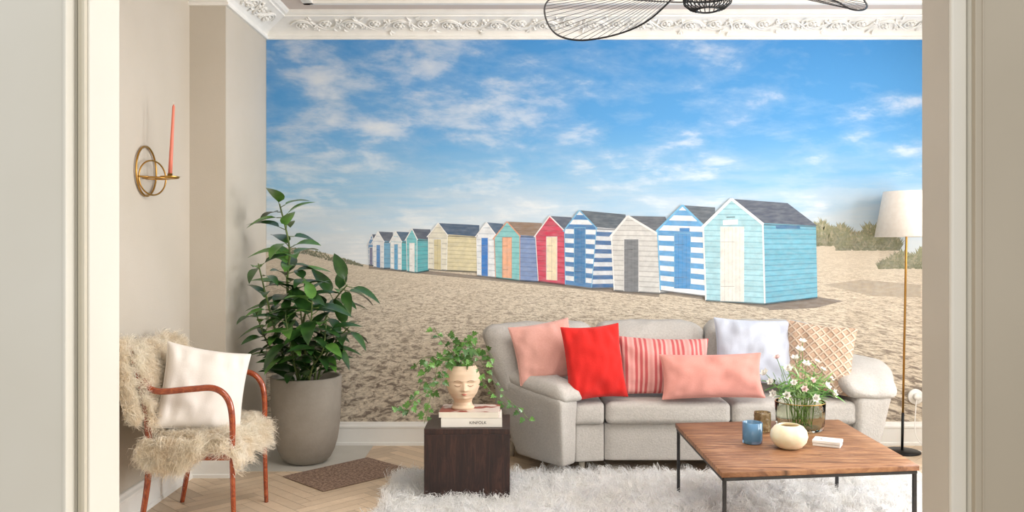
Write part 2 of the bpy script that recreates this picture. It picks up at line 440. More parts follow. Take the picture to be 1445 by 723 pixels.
# ================================================================= MURAL (flat printed wallpaper)
g=NG('mural_sky',.75); oc,x,y,z=g.sep()
zn=g.math('DIVIDE',z,1.5)
sky=g.ramp(zn,[(0,(200,210,216)),(.10,(178,202,218)),(.30,(124,178,215)),(.58,(82,152,209)),(1,(62,138,202))])
zz=g.math('ADD',z,.32); inv=g.math('DIVIDE',1.0,zz)
uu=g.math('MULTIPLY',g.math('ADD',x,.2),g.math('POWER',inv,.45)); vv=g.math('MULTIPLY',inv,1.9)
vec=g.comb(g.math('ADD',uu,g.math('MULTIPLY',vv,.35)),g.math('MULTIPLY',vv,1.9),2.3)
n1=g.noise(vec,1.6,10,.58,.25); n2=g.noise(g.comb(x,z,3.0),.8,2); n4=g.noise(g.comb(g.math('ADD',x,g.math('MULTIPLY',z,.5)),g.math('MULTIPLY',z,2.3),8.0),2.7,10,.60,.2)
bias=g.math('MULTIPLY',g.math('SUBTRACT',.9,x),.026)
cov=g.math('ADD',g.math('ADD',g.math('ADD',g.math('MULTIPLY',n1,.58),g.math('MULTIPLY',n4,.44)),bias),g.math('MULTIPLY',g.math('SUBTRACT',n2,.5),.16))
cl=g.ramp(cov,[(.44,(0,0,0)),(.53,(105,105,105)),(.61,(190,190,190)),(.72,(235,235,235))])
hz=g.ramp(zn,[(0,(240,240,240)),(.2,(215,215,215)),(.36,(130,130,130)),(.5,(0,0,0))])
n3=g.noise(g.comb(x,g.math('MULTIPLY',z,7.0),1.0),1.4,7,.58)
hz2=g.math('MULTIPLY',hz,g.ramp(n3,[(.36,(20,20,20)),(.60,(245,245,245))]))
c1=g.mix(g.math('MULTIPLY',hz2,.75),sky,(208,212,214))
ccol=g.mix(g.ramp(n4,[(.38,(0,0,0)),(.62,(255,255,255))]),(184,200,214),(230,231,230))
c2=g.mix(g.math('MULTIPLY',cl,.88),c1,ccol); g.base(c2); m_sky=g.m
g=NG('mural_sand',.8); oc,x,y,z=g.sep()
inv=g.math('DIVIDE',1.0,g.math('SUBTRACT',.22,z))
u=g.math('MULTIPLY',x,inv); vec=g.comb(g.math('ADD',u,g.math('MULTIPLY',inv,.4)),g.math('MULTIPLY',inv,2.5),0.0)
na=g.noise(vec,19,5,.66,.7); nb=g.noise(vec,55,4,.7); nc=g.noise(vec,1.8,4); nd_=g.noise(vec,7.0,3,.6,.4)
base=g.mix(nc,(222,210,190),(200,186,164))
dsum=g.math('ADD',g.math('MULTIPLY',na,.76),g.math('MULTIPLY',nd_,.24))
dk=g.ramp(dsum,[(.43,(255,255,255)),(.475,(165,165,165)),(.525,(0,0,0))])
near=g.ramp(g.math('MULTIPLY',z,-1.0),[(.05,(140,140,140)),(.35,(200,200,200)),(1,(250,250,250))])
c=g.mix(g.math('MULTIPLY',g.math('MULTIPLY',dk,.95),near),base,(116,103,92))
lt_=g.ramp(dsum,[(.53,(0,0,0)),(.62,(255,255,255))]); c=g.mix(g.math('MULTIPLY',lt_,.6),c,(234,224,207))
c=g.mix(g.math('MULTIPLY',g.ramp(nb,[(.42,(255,255,255)),(.53,(0,0,0))]),.34),c,(100,90,82)); g.base(c); m_sand=g.m
g=NG('mural_print',.75); ca=g.n('ShaderNodeVertexColor'); ca.layer_name='Col'
oc,x,y,z=g.sep(); nn=g.noise(oc,22,6,.7); n2=g.noise(g.comb(g.math('MULTIPLY',x,14.0),0.0,g.math('MULTIPLY',z,60.0)),1.0,4)
c=g.mix(g.math('MULTIPLY',g.ramp(nn,[(.35,(0,0,0)),(.75,(255,255,255))]),.34),ca.outputs[0],(98,98,100)); c=g.mix(g.math('MULTIPLY',g.ramp(n2,[(.40,(0,0,0)),(.75,(255,255,255))]),.16),c,(200,204,206)); g.base(c); m_print=g.m
MV=[];MF=[];MI=[];MC=[]
SW=YB/F
def poly(pts,col,layer,mi=2):
    o=len(MV); c=lin(col)
    for (px,py) in pts:
        MV.append(((px-CX)*SW,YB-.001-layer*.00013,H-(py-CY)*SW)); MC.append(c)
    MF.append([o+i for i in range(len(pts))]); MI.append(mi)
xr_=CX+3.58/SW
poly([(375.3,54),(375.3,395),(xr_,395),(xr_,54)],(90,160,210),0,0)
poly([(375.3,595.5),(375.3,352),(400,349),(430,351),(470,360),(505,372),(560,380),(700,384),(900,380),(1100,352),(1150,343),(1190,338),(1240,346),(1300,362),(xr_,372),(xr_,595.5)][::-1],(210,195,170),3,1)
def lerp(a,b,t): return a+(b-a)*t
def edge(pl,s):
    y=lerp(pl[0][1],pl[-1][1],s)
    for a,c in zip(pl[:-1],pl[1:]):
        if y<=c[1]+1e-6:
            t=(y-a[1])/max(1e-6,c[1]-a[1]); return (lerp(a[0],c[0],t),y)
    return pl[-1]
def vary(c,a=5):
    k=R(-a,a); return tuple(v+k for v in c)
def strips(Lp,Rp,n,ca,cb,layer,thin=None):
    for i in range(n):
        s0,s1=i/n,(i+1)/n
        if thin is None: segs=[(s0,s1,vary(ca if i%2==0 else cb))]
        else: segs=[(s0,lerp(s0,s1,1-thin),vary(ca)),(lerp(s0,s1,1-thin),s1,cb)]
        for a,c,col in segs:
            p=[edge(Lp,a),edge(Lp,c),edge(Rp,c),edge(Rp,a)]
            poly(p,col,layer)
def line(a,c,w,col,layer):
    a=Vector(a);c=Vector(c);d=(c-a).normalized(); n=Vector((-d.y,d.x))*w/2
    poly([a+n,a-n,c-n,c+n],col,layer)
def sh(c,f): return tuple(max(0,min(255,v*f)) for v in c)
HL=[8]
def hut(apex,eL,eR,bL,bR,side,roofpk,ca,cb,n,sca,scb,sn,roof,trim,door,dcol,stripe=False,sstripe=False):
    lay=HL[0]; HL[0]+=8
    strips([eR,bR],[side[0],side[1]],sn,sca,scb,lay,None if sstripe else .2)
    strips([apex,eL,bL],[apex,eR,bR],n,ca,cb,lay+1,None if stripe else .2)
    poly([apex,eR,(side[0][0]+2,side[0][1]+1),roofpk],roof,lay+2)
    for k in range(1,6):
        t=k/6; line((lerp(apex[0],eR[0],t),lerp(apex[1],eR[1],t)),(lerp(roofpk[0],side[0][0],t),lerp(roofpk[1],side[0][1],t)),.5,sh(roof,.9),lay+3)
    line((eR[0],eR[1]+2.2),(side[0][0],side[0][1]+2),2.2,sh(sca,.68),lay+3)
    wd=max(1.3,(bR[0]-bL[0])*.045)
    line(eL,bL,wd*.6,trim,lay+3.5); line(eR,bR,wd*.6,trim,lay+3.7)
    line((eL[0]-2,eL[1]+2),apex,wd,trim,lay+4); line(apex,(eR[0]+1,eR[1]+2),wd,trim,lay+4.3)
    line(bL,bR,1.6,sh(ca,.5),lay+4.5); line(bR,side[1],1.8,sh(sca,.45),lay+4.6)
    x0,y0,x1,y1=door
    poly([(x0-.8,y0-1),(x0-.8,y1),(x1+.8,y1+1),(x1+.8,y0-1)],sh(trim,.93),lay+5)
    poly([(x0,y0),(x0,y1),(x1,y1+1),(x1,y0)],dcol,lay+5.7)
    nd=max(1,int((x1-x0)/5))
    for k in range(1,nd): line((lerp(x0,x1,k/nd),y0),(lerp(x0,x1,k/nd),y1),.5,sh(dcol,.86),lay+6.2)
    for t in (.2,.8): line((x0,lerp(y0,y1,t)),(lerp(x0,x1,.6),lerp(y0,y1,t)),.8,sh(dcol,.75),lay+6.8)
slate=(84,93,110)
poly([(1160,402),(1215,395),(1299,402),(1299,420),(1230,418)],(176,162,142),4)
for (a,c) in (((520,377),(760,400)),((760,400),(930,417)),((930,412),(1085,433))):
    line((a[0],a[1]),(c[0],c[1]),5,(138,126,112),4.5+a[0]*.0005)
poly([(1078,429),(1152,419),(1190,425),(1150,435),(1085,438)],(128,116,104),5.5)
def bush(x0,x1,yf,hgt,n,cols):
    for _ in range(n):
        px=R(x0,x1); t=(px-x0)/(x1-x0); mound=(math.sin(math.pi*min(1,max(0,t)))**.5)*(.76+.18*math.sin(px*.17)+.08*math.sin(px*.51))
        base=yf(px); py=base-R(0,1)*hgt*mound*.75+2; hh=hgt*R(.10,.26); dx=R(-.8,.9)*hh
        w=hgt*.035+.35
        f=.80+.35*(base-py)/hgt
        poly([(px-w,py),(px+w,py),(px+dx,py-hh)],sh(random.choice(cols),f),R(3.6,7.5))
GC=[(154,154,114),(166,162,126),(140,142,106),(180,172,140),(146,148,112)]
GD=[(122,128,94),(140,140,104),(154,150,116),(110,116,84)]
bush(375.5,512,lambda p:354+(p-375)*.15-5*math.exp(-((p-430)/25)**2),13,900,GD)
bush(1130,1206,lambda p:346,46,1700,GC)
bush(1180,1268,lambda p:352,46,1700,GC)
bush(1240,1430,lambda p:378,42,2400,GC)
W_=(228,230,228)
hut((524,331),(519,346),(528,344),(520,374),(528,375),((540,342),(540,374)),(538,331),(96,138,178),(200,205,212),6,(90,140,170),(80,125,155),4,slate,(215,218,220),(521.5,350,525,373),(110,110,140))
hut((533,327),(526,342),(541,340),(527,377),(541,379),((552,340),(552,379)),(554,328),W_,(200,205,210),7,(110,165,195),(95,150,180),6,slate,(235,235,232),(531,346,536,377),(80,135,190))
hut((558,327),(551,341),(566,340),(551,380),(566,382),((576,341),(576,382)),(578,328),W_,(190,210,215),7,(90,180,190),(75,160,170),6,(80,105,130),(235,236,232),(556,345,561,380),(90,160,200))
hut((581,323),(573,338),(588,337),(574,383),(588,385),((605,338),(605,382)),(607,324),(120,195,200),(100,175,182),8,(88,176,184),(70,155,165),8,slate,(238,238,234),(578,344,584,383),(235,235,230))
hut((618,315),(604,333),(631,331),(604,380),(630,382),((673,333),(673,384)),(676,318),(222,218,200),(196,192,176),9,(216,206,168),(192,182,144),9,(68,92,120),(236,236,232),(612,338,622,380),(208,196,152))
hut((686,314),(672,333),(700,332),(673,389),(699,392),((712,332),(712,390)),(709,316),(228,232,234),(200,208,214),9,(90,150,200),(75,130,180),8,(76,100,126),(240,241,240),(679,336,688,389),(50,120,195))
hut((715,313),(697,336),(733,332),(699,392),(733,396),((762,333),(762,398)),(764,315),(130,196,196),(108,176,178),11,(122,146,188),(104,126,168),10,(142,118,98),(222,154,120),(709,336,721,392),(232,174,138))
hut((775,305),(755,333),(798,327),(759,397),(797,402),((806,325),(806,402)),(806,307),(200,62,88),(174,48,72),13,(222,214,216),(196,70,93),13,slate,(232,226,224),(771,335,785,395),(234,218,184),sstripe=True)
hut((817,297),(796,325),(841,321),(797,402),(834,407),((880,323),(880,406)),(882,303),(224,228,230),(66,122,174),16,(210,215,219),(56,102,152),14,(82,94,104),(110,176,214),(810,322,825,399),(58,118,168),True,True)
hut((885,305),(862,333),(929,330),(866,410),(930,414),((945,330),(945,412)),(938,306),(208,207,202),(176,175,170),15,(180,182,180),(152,154,154),12,(90,96,104),(230,230,226),(880,338,900,411),(112,115,118))
hut((962,290),(927,325),(993,319),(931,410),(995,418),((1006,320),(1006,417)),(1008,293),(228,231,232),(88,154,204),17,(84,154,208),(60,126,182),14,(88,98,108),(108,178,218),(951,330,973,407),(68,140,196),True)
hut((1031,281),(991,320),(1075,315),(995,424),(1078,429),((1150,318),(1152,420)),(1110,287),(162,205,214),(136,182,195),19,(110,178,200),(86,150,176),15,(80,89,106),(234,236,232),(1016,321,1048,425),(226,223,214))
TL=HL[0]+1
poly([(1019,311),(1019,318),(1040,317),(1040,310)],(238,238,234),TL); poly([(1093,318),(1094,323),(1128,323),(1127,319)],(60,110,150),TL)
poly([(958,322),(958,327),(972,327),(972,322)],(60,130,190),TL)
line((1024,307),(1036,306.5),1.5,(90,120,130),TL)
mur=mo('beach_hut_wall_mural',MV,MF,[m_sky,m_sand,m_print],smooth=False,midx=MI,cols=MC,origin=(0,YB-.002,H),
  label='printed wallpaper mural of colourful beach huts on sand under blue sky',cat='wall mural')
# ================================================================= SCONCE
root=empty('candle_sconce',(XL,4.55,1.68),'round brass wall sconce holding a tall coral candle','candle sconce')
b=B(); ring=[(XL+.012,4.55+.125*math.cos(a*math.pi/24),1.81+.132*math.sin(a*math.pi/24)) for a in range(48)]
b.tube(ring,.0055,8,closed=True); b.obj('wall_ring',m_brass,parent=root)
b=B(); ring=[(XL+.045+.030*math.cos(a*math.pi/24),4.55+.10*math.cos(a*math.pi/24),1.775+.092*math.sin(a*math.pi/24)) for a in range(48)]
b.tube(ring,.0045,8,closed=True); b.obj('inner_ring',m_brass,parent=root)
b=B(); b.tube([(XL+.012,4.44,1.775),(XL+.05,4.50,1.775),(XL+.11,4.55,1.775),(XL+.135,4.55,1.775)],.005,8); 
b.tube([(XL+.012,4.66,1.775),(XL+.05,4.60,1.775),(XL+.11,4.55,1.775)],.005,8)
b.tube([(XL+.07+.07*math.cos(a*.2618),4.55+.07*math.sin(a*.2618),1.772) for a in range(24)],.004,6,closed=True)
b.obj('bracket',m_brass,parent=root)
b=B(); b.lathe([(0,0),(.03,0),(.045,.004),(.052,.014),(.049,.015),(.03,.006),(.013,.006),(.013,.03),(.0115,.03),(.0115,.008),(0,.008)],(XL+.138,4.55,1.768),28); b.obj('candle_cup',m_brass,parent=root)
cnd=empty('taper_candle',(XL+.138,4.55,1.776),'tall tapered coral candle standing in a brass sconce','candle')
m_coral=M('coral_wax',(228,134,112),(222,126,104),rough=.4,sss=.1)
b=B(); b.tube([(XL+.138+.02*t,4.55,1.778+.39*t) for t in (0,.3,.7,.97,1)],[.0112,.010,.008,.0068,.002],14); b.obj('wax',m_coral,parent=cnd)
b=B(); b.tube([(XL+.158,4.55,2.166),(XL+.159,4.55,2.18)],.001,5); b.obj('wick',M('wick',(230,220,200)),parent=cnd)
# ================================================================= PENDANT LAMP
pc=Vector((.828,3.6,0))
root=empty('pendant_lamp',(pc.x,pc.y,2.41),'large black wire pendant lamp with undulating openwork brim','pendant lamp')
keys=[(0,2.41,.61),(20,2.52,.62),(45,2.60,.64),(90,2.62,.66),(135,2.60,.69),(160,2.52,.69),(180,2.395,.69),(200,2.25,.69),(220,2.185,.69),(240,2.215,.69),(255,2.38,.66),(270,2.54,.64),(300,2.45,.64),(320,2.345,.64),(340,2.355,.62)]
rim=spline([(pc.x+r*math.cos(math.radians(a)),pc.y+.62*math.sin(math.radians(a)),z) for a,z,r in keys],10,True)
b=B(); b.tube(rim,.0038,6,closed=True); b.obj('brim_ring',m_black,parent=root)
b=B(); N=72
for i in range(N):
    p=rim[int(i*len(rim)/N)]; a=math.atan2(p.y-pc.y,p.x-pc.x)
    q=Vector((pc.x+.10*math.cos(a),pc.y+.10*math.sin(a),2.52))
    b.tube([p,q],.0011,4,cap=False)
b.obj('brim_wires',m_black,parent=root)
b=B()
for i in range(30):
    a=2*math.pi*i/30; b.tube([(pc.x+r*math.cos(a),pc.y+r*math.sin(a),z) for r,z in ((.10,2.52),(.104,2.47),(.098,2.435),(.075,2.415),(.045,2.408))],.0024,4,cap=False)
for r,z in ((.10,2.52),(.104,2.47),(.045,2.408)): b.tube([(pc.x+r*math.cos(a*.2),pc.y+r*math.sin(a*.2),z) for a in range(31)],.004,6,closed=True)
b.obj('cage',m_black,parent=root)
b=B(); b.lathe([(0,-.05),(.03,-.04),(.04,-.01),(.035,.02),(.02,.05),(.02,.09),(0,.09)],(pc.x,pc.y,2.5),20); b.obj('bulb',M('frosted_bulb',(240,236,225),rough=.3),parent=root)
b=B(); b.tube([(pc.x,pc.y,2.58),(pc.x,pc.y,ZC-.02)],.004,6); b.lathe([(0,-.03),(.05,-.03),(.055,-.01),(.055,0),(0,0)],(pc.x,pc.y,ZC),24); 
for a in range(3): b.tube([(pc.x+.1*math.cos(a*2.09),pc.y+.1*math.sin(a*2.09),2.52),(pc.x,pc.y,2.62)],.002,5)
b.obj('cord',m_black,parent=root)
# ================================================================= SOFA
def linen(name,c,c2,warp=260,st=.35,sheen=.2):
    g=NG(name,.95); oc,x,y,z=g.sep(); g.b.inputs['Sheen Weight'].default_value=sheen; g.b.inputs['Specular IOR Level'].default_value=.15
    n=g.noise(oc,warp,3,.7); n2=g.noise(oc,5,3); g.base(g.mix(g.math('ADD',g.math('MULTIPLY',n,.6),g.math('MULTIPLY',n2,.3)),c,c2)); g.bump(n,st,.004); return g.m
m_sofa=linen('light_grey_weave',(208,203,196),(140,136,131),85,1.0,.05)
m_sofa2=linen('light_grey_weave_shade',(200,195,188),(136,132,127),85,1.0,.05)  # darker copy of the sofa weave, shade on the arms put into colour
root=empty('sofa',(1.15,5.5,0),'light grey curved fabric sofa with padded arms and three seats','sofa')
def bx(name,pb,zb,pt,zt,r,puff=(0,0,0),mat=m_sofa,n=14,wr=.0,**k):
    return softbox(name,quad4(pb,zb),quad4(pt,zt),r,puff,n,wr,mat=mat,parent=root,**k)
pm=[(.565,5.20),(2.10,5.20),(2.10,5.88),(.565,5.88)]
bx('base',pm,.095,pm,.33,.015)
pl=[(.385,5.16),(.563,5.19),(.563,5.85),(-.02,5.7)]
bx('base',pl,.095,pl,.33,.015)
bx('back_frame',[(-.12,5.66),(2.06,5.74),(2.06,5.96),(-.12,5.90)],.12,[(-.10,5.72),(2.04,5.80),(2.02,5.97),(-.10,5.93)],.83,.05)
for a,c in ((.568,1.332),(1.338,2.10)):
    p=[(a,5.155),(c,5.155),(c,5.70),(a,5.70)]; bx('seat_cushion',p,.325,p,.462,.038,(.0,.03,.14),n=24,wr=.005)
p=[(.375,5.13),(.562,5.155),(.562,5.70),(-.04,5.66)]; bx('seat_cushion',p,.325,p,.459,.036,(0,.03,.12),n=18,wr=.004)
bx('back_cushion',[(-.03,5.33),(.545,5.46),(.545,5.72),(-.11,5.62)],.44,[(-.18,5.46),(.545,5.60),(.54,5.83),(-.22,5.72)],[.895,.905,.905,.89],.085,(.02,.26,.05),n=24,wr=.014)
bx('back_cushion',[(.555,5.46),(1.275,5.47),(1.275,5.72),(.555,5.72)],.44,[(.555,5.60),(1.275,5.61),(1.275,5.84),(.555,5.84)],.905,.085,(.01,.26,.05),n=24,wr=.014)
bx('back_cushion',[(1.285,5.47),(2.03,5.47),(2.03,5.72),(1.285,5.72)],.44,[(1.285,5.61),(2.01,5.61),(2.01,5.84),(1.285,5.84)],[.91,.905,.905,.91],.085,(.01,.26,.05),n=24,wr=.014)
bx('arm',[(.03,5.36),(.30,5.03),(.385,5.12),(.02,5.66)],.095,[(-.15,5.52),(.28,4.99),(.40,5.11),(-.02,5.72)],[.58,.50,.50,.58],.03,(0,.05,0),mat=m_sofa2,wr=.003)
bx('arm_pad',[(-.15,5.56),(.29,4.985),(.45,5.11),(.02,5.76)],[.53,.475,.475,.53],[(-.16,5.58),(.27,5.00),(.43,5.13),(.03,5.78)],[.645,.58,.58,.665],.055,(.02,.1,.16),n=22,wr=.008)
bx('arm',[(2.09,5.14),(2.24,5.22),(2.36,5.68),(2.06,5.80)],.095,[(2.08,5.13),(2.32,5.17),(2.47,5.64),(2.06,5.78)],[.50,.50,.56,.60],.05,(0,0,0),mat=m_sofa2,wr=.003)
bx('arm_pad',[(2.02,5.11),(2.36,5.15),(2.52,5.62),(2.03,5.78)],[.48,.47,.55,.60],[(2.0,5.14),(2.32,5.20),(2.46,5.60),(2.0,5.74)],[.60,.59,.67,.755],.07,(.03,.05,.2),n=22,wr=.010)
m_legw=M('pale_wood_leg',(196,186,170),rough=.5)
for (x,y) in ((.43,5.24),(2.05,5.28),(.0,5.72),(2.0,5.86),(1.3,5.28)):
    b=B(); b.lathe([(0,0),(.014,0),(.022,.1),(0,.1)],(x,y,0),14); b.obj('leg',m_legw,parent=root)
grp='throw pillows on the sofa'
m_pink=linen('dusty_pink_velvet',(222,172,160),(186,130,118),120,.4,.25)
m_red=linen('red_linen',(216,48,42),(170,28,26),160,.45,.1)
m_pinkl=linen('salmon_pink_cotton',(224,160,148),(190,126,116),200,.5,.15)
m_blue=linen('pale_blue_linen',(206,211,222),(168,176,192),200,.5,.1)
g=NG('pink_striped_cotton',.9); oc,x,y,z=g.sep()
wv=g.n('ShaderNodeMath',operation='FRACT'); g.l(g.math('MULTIPLY',x,34.0),wv.inputs[0])
st=g.ramp(wv.outputs[0],[(0,(0,0,0)),(.40,(0,0,0)),(.46,(255,255,255)),(.94,(255,255,255)),(1,(0,0,0))])
w2=g.n('ShaderNodeMath',operation='FRACT'); g.l(g.math('MULTIPLY',x,8.5),w2.inputs[0])
s2=g.ramp(w2.outputs[0],[(0,(150,150,150)),(.24,(150,150,150)),(.26,(255,255,255)),(1,(255,255,255))])
nn=g.noise(oc,180,3); c=g.mix(g.math('MULTIPLY',st,s2),(222,166,158),(190,84,86)); g.base(g.mix(g.math('MULTIPLY',nn,.35),c,(170,104,100))); g.bump(nn,.3,.004); m_str=g.m
g=NG('beige_lattice_tufted',.9); oc,x,y,z=g.sep()
def tri(v,f):
    q=g.n('ShaderNodeMath',operation='PINGPONG'); g.l(g.math('MULTIPLY',v,f),q.inputs[0]); q.inputs[1].default_value=.5; return q.outputs[0]
a=tri(g.math('ADD',x,y),17.0); c_=tri(g.math('SUBTRACT',x,y),17.0)
mn=g.math('MINIMUM',a,c_); lat=g.ramp(mn,[(0,(255,255,255)),(.10,(235,235,235)),(.2,(0,0,0)),(1,(0,0,0))])
nn=g.noise(oc,150,3); c=g.mix(lat,(196,166,142),(220,200,178)); g.base(g.mix(g.math('MULTIPLY',nn,.3),c,(160,132,110))); g.bump(g.math('ADD',g.math('MULTIPLY',lat,1.0),g.math('MULTIPLY',nn,.3)),.9,.012); m_lat=g.m
pillow('throw_pillow',P(768,496,5.36),.40,.37,.15,(.25,-1,.32),8,m_pink,'dusty pink velvet square pillow leaning on the sofa back',group=grp,seed=1)
pillow('throw_pillow',P(1063,496,5.42),.49,.42,.15,(-.05,-1,.32),-2,m_blue,'pale blue square pillow leaning on the sofa back',group=grp,seed=5)
pillow('throw_pillow',P(937,517,5.34),.57,.36,.14,(.05,-1,.3),-2,m_str,'pink cushion with thin red vertical stripes',group=grp,seed=3)
pillow('throw_pillow',P(1154,505,5.34),.42,.43,.15,(-.35,-1,.3),-6,m_lat,'beige pillow with raised diamond lattice texture',group=grp,seed=6)
pillow('throw_pillow',P(838,511,5.19),.37,.45,.16,(.22,-1,.26),3,m_red,'bright red square pillow beside the striped cushion',group=grp,seed=2)
pillow('throw_pillow',P(1004,531,5.17),.62,.27,.13,(0,-1,.3),1,m_pinkl,'salmon pink rectangular lumbar pillow',group=grp,seed=4)
# ================================================================= RUG
m_rug=furmat('cream_shag',(255,255,255),(254,253,250),.5)
rx0,rx1,ry0,ry1=-.70,2.45,3.7,5.20
def inside(x,y):
    e=.05*noise.noise(Vector((x*3,y*3,0)))+.03*noise.noise(Vector((x*9,y*9,1)))
    return rx0+e<x<rx1+e and ry0+e<y<ry1+e*1.2
root=empty('shag_rug',(.9,4.45,0),'cream white long-pile shag rug under the coffee table','rug')
bb=B(); pts=[]
for i in range(80):
    t=i/80*4; e=int(t); f=t-e
    x,y=[(lerp(rx0,rx1,f),ry0),(rx1,lerp(ry0,ry1,f)),(lerp(rx1,rx0,f),ry1),(rx0,lerp(ry1,ry0,f))][e]
    d=.03*noise.noise(Vector((x*4,y*4,0))); pts.append((x+(.9-x)*.02+d,y+(4.45-y)*.02+d))
V=[(x,y,.002) for x,y in pts]+[(x,y,.014) for x,y in pts]; n=len(pts)
bb.add(V,[[i,(i+1)%n,n+(i+1)%n,n+i] for i in range(n)]+[[n+i for i in range(n)]])
bb.obj('backing',m_rug,parent=root,smooth=False)
bs=[]
while len(bs)<9500:
    x,y=R(rx0,rx1),ry0+(ry1-ry0)*(random.random()**.75)
    if inside(x,y): bs.append((x,y,.012))
bs=np.array(bs)
fl=np.array([[noise.noise(Vector((p[0]*5,p[1]*5,0)))*.9,noise.noise(Vector((p[0]*5,p[1]*5,7)))*.9-.15,0] for p in bs])
nr=np.array([[0,0,1.]]*len(bs))+fl; nr/=np.linalg.norm(nr,axis=1)[:,None]
fur('pile',bs,nr,12,.076,.015,.0023,m_rug,root,spread=.55,droop=.35,curl=.2)
# ================================================================= FLOOR MAT + HEARTH SLAB
g=NG('hearth_stone',.55); oc,x,y,z=g.sep(); n=g.noise(oc,5,6); g.base(g.mix(n,(206,203,194),(186,183,174))); m_st=g.m
b=B(); b.box(XC+.03,-.98,5.32,YB-.03,.0003,.0025); o=b.obj('hearth_slab',m_st,smooth=False,label='pale stone hearth slab set flush in the corner floor',cat='stone slab')
g=NG('brown_speckled',.95); oc,x,y,z=g.sep(); n=g.noise(oc,60,5,.85); n2=g.noise(oc,12,2); g.base(g.mix(g.ramp(n,[(.40,(0,0,0)),(.60,(255,255,255))]),(96,72,60),(172,146,126))); g.bump(n,.6,.006); m_mat=g.m
mp=[(-1.40,5.19),(-.96,5.66),(-.62,5.34),(-1.08,4.87)]
b=B()
V=[(x,y,.003) for x,y in mp]+[(x,y,.0065) for x,y in mp]; b.add(V,[[0,1,5,4],[1,2,6,5],[2,3,7,6],[3,0,4,7],[4,5,6,7],[3,2,1,0]])
mt=bevel(b.obj('floor_mat',m_mat,smooth=False,label='thin speckled brown floor mat on the parquet near the plant pot',cat='mat'),.002)
# ================================================================= PLANT POT + TALL PLANT
pp=Vector((-1.345,5.56,.0027))
g=NG('greige_concrete',.85); oc,x,y,z=g.sep(); n=g.noise(oc,7,8,.65); n2=g.noise(oc,70,3); g.base(g.mix(n,(168,160,148),(134,127,116))); g.bump(n2,.2,.006); m_pot=g.m
root=empty('planter',pp,'tall rounded grey concrete planter on the stone slab','planter')
b=B(); b.lathe([(0,0),(.105,0),(.125,.006),(.158,.035),(.183,.085),(.202,.15),(.216,.25),(.223,.37),(.227,.50),(.229,.555),(.226,.562),(.213,.562),(.207,.555),(.200,.46),(0,.46)],pp,64)
b.obj('pot',m_pot,parent=root)
b=B(); b.lathe([(0,.475),(.10,.48),(.18,.47),(.201,.463)],pp,30); b.obj('soil',M('dark_soil',(58,44,34),(34,26,20),scale=60,rough=1,bump=1,bscale=90),parent=root)
def leafmat(name,c1,c2,rough=.35):
    g=NG(name,rough); oc,x,y,z=g.sep(); n=g.noise(oc,14,4); g.base(g.ramp(n,[(.3,c1),(.7,c2)])); g.b.inputs['Coat Weight'].default_value=.15
    return g.m
m_leafd=leafmat('dark_green_leaf',(28,58,27),(54,92,38),.3); m_leafl=leafmat('fresh_green_leaf',(66,114,46),(104,150,64))
m_stem=M('green_stem',(96,116,62),(84,98,52),rough=.5)
root=empty('potted_plant',(pp.x,pp.y,.475),'tall leafy green houseplant growing in the grey planter','plant')
bl=B(); bst=B(); t1=leaf_t(.46,7,.16,.34)
def stem(pts,r0,nl,size,start=.2,mi=0,wsc=1,open_=.9,lf=.25):
    sp=spline(pts,8); n=len(sp)
    bst.tube(sp,[r0*(1-.6*i/n) for i in range(n)],7)
    ph=R(0,6.28)
    for k in range(nl):
        t=start+(1-start)*k/(nl-1); i=min(n-2,int(t*(n-1))); p=sp[i]; d=(sp[i+1]-sp[max(0,i-1)]).normalized()
        ph+=2.4+R(-.4,.4)
        out=d.orthogonal().normalized(); out.rotate(Matrix.Rotation(ph,3,d))
        dr=(out*open_+d*R(.15,.7)+Vector((0,0,R(-.40,.2)))).normalized()
        s=size*R(.75,1.15); base=p+dr*s*.22
        tip=base+dr*s
        if tip.z-.34*s<.60: dr=(dr+Vector((0,0,.7))).normalized(); base=p+dr*s*.22; tip=base+dr*s
        if tip.z-.34*s<.56: continue
        if tip.x<XC+.02: dr=Vector((abs(dr.x)*.3+.05,dr.y,dr.z)).normalized(); base=p+dr*s*.22
        if (base+dr*s).y>YB-.03: dr.y=-abs(dr.y)
        bst.tube([p,base],.0028,5)
        put(bl,t1,base,dr,Vector((R(-.3,.3),R(-.5,0),1)),s,1 if random.random()<lf else 0,wsc)
def S(px,py,dd): return P(px,py,dd)
b0=lambda dx,dy:(pp.x+dx,pp.y+dy,.47)
stem([b0(-.03,0),S(412,470,5.5),S(405,400,5.45),S(408,350,5.4),S(394,288,5.4)],.012,32,.20,.32,lf=.5,wsc=1.15)
stem([b0(.02,-.03),S(425,480,5.4),S(432,430,5.35),S(428,392,5.3)],.010,14,.18,.25)
stem([b0(-.05,-.05),S(395,490,5.35),S(378,430,5.28),S(364,372,5.22)],.010,20,.17,.25,lf=.4)
stem([b0(.05,.0),S(450,480,5.5),S(468,430,5.5),S(490,402,5.45)],.009,22,.20,.2)
stem([b0(.0,-.08),S(430,500,5.3),S(438,460,5.2),S(440,425,5.15)],.009,22,.21,.12)
stem([b0(-.08,-.02),S(395,510,5.4),S(375,480,5.3),S(360,440,5.25)],.008,18,.17,.2)
stem([b0(.07,-.04),S(455,510,5.4),S(475,480,5.35),S(492,462,5.3)],.008,18,.18,.15)
stem([b0(-.01,-.1),S(415,515,5.3),S(408,480,5.2),S(402,445,5.15)],.008,22,.19,.08)
stem([b0(.03,-.1),S(440,520,5.3),S(455,495,5.2),S(460,455,5.2)],.008,22,.19,.08)
stem([b0(.0,-.05),S(428,500,5.4),S(425,450,5.35),S(420,415,5.3)],.008,20,.20,.1)
bl.obj('foliage',[m_leafd,m_leafl],parent=root); bst.obj('stems',m_stem,parent=root)
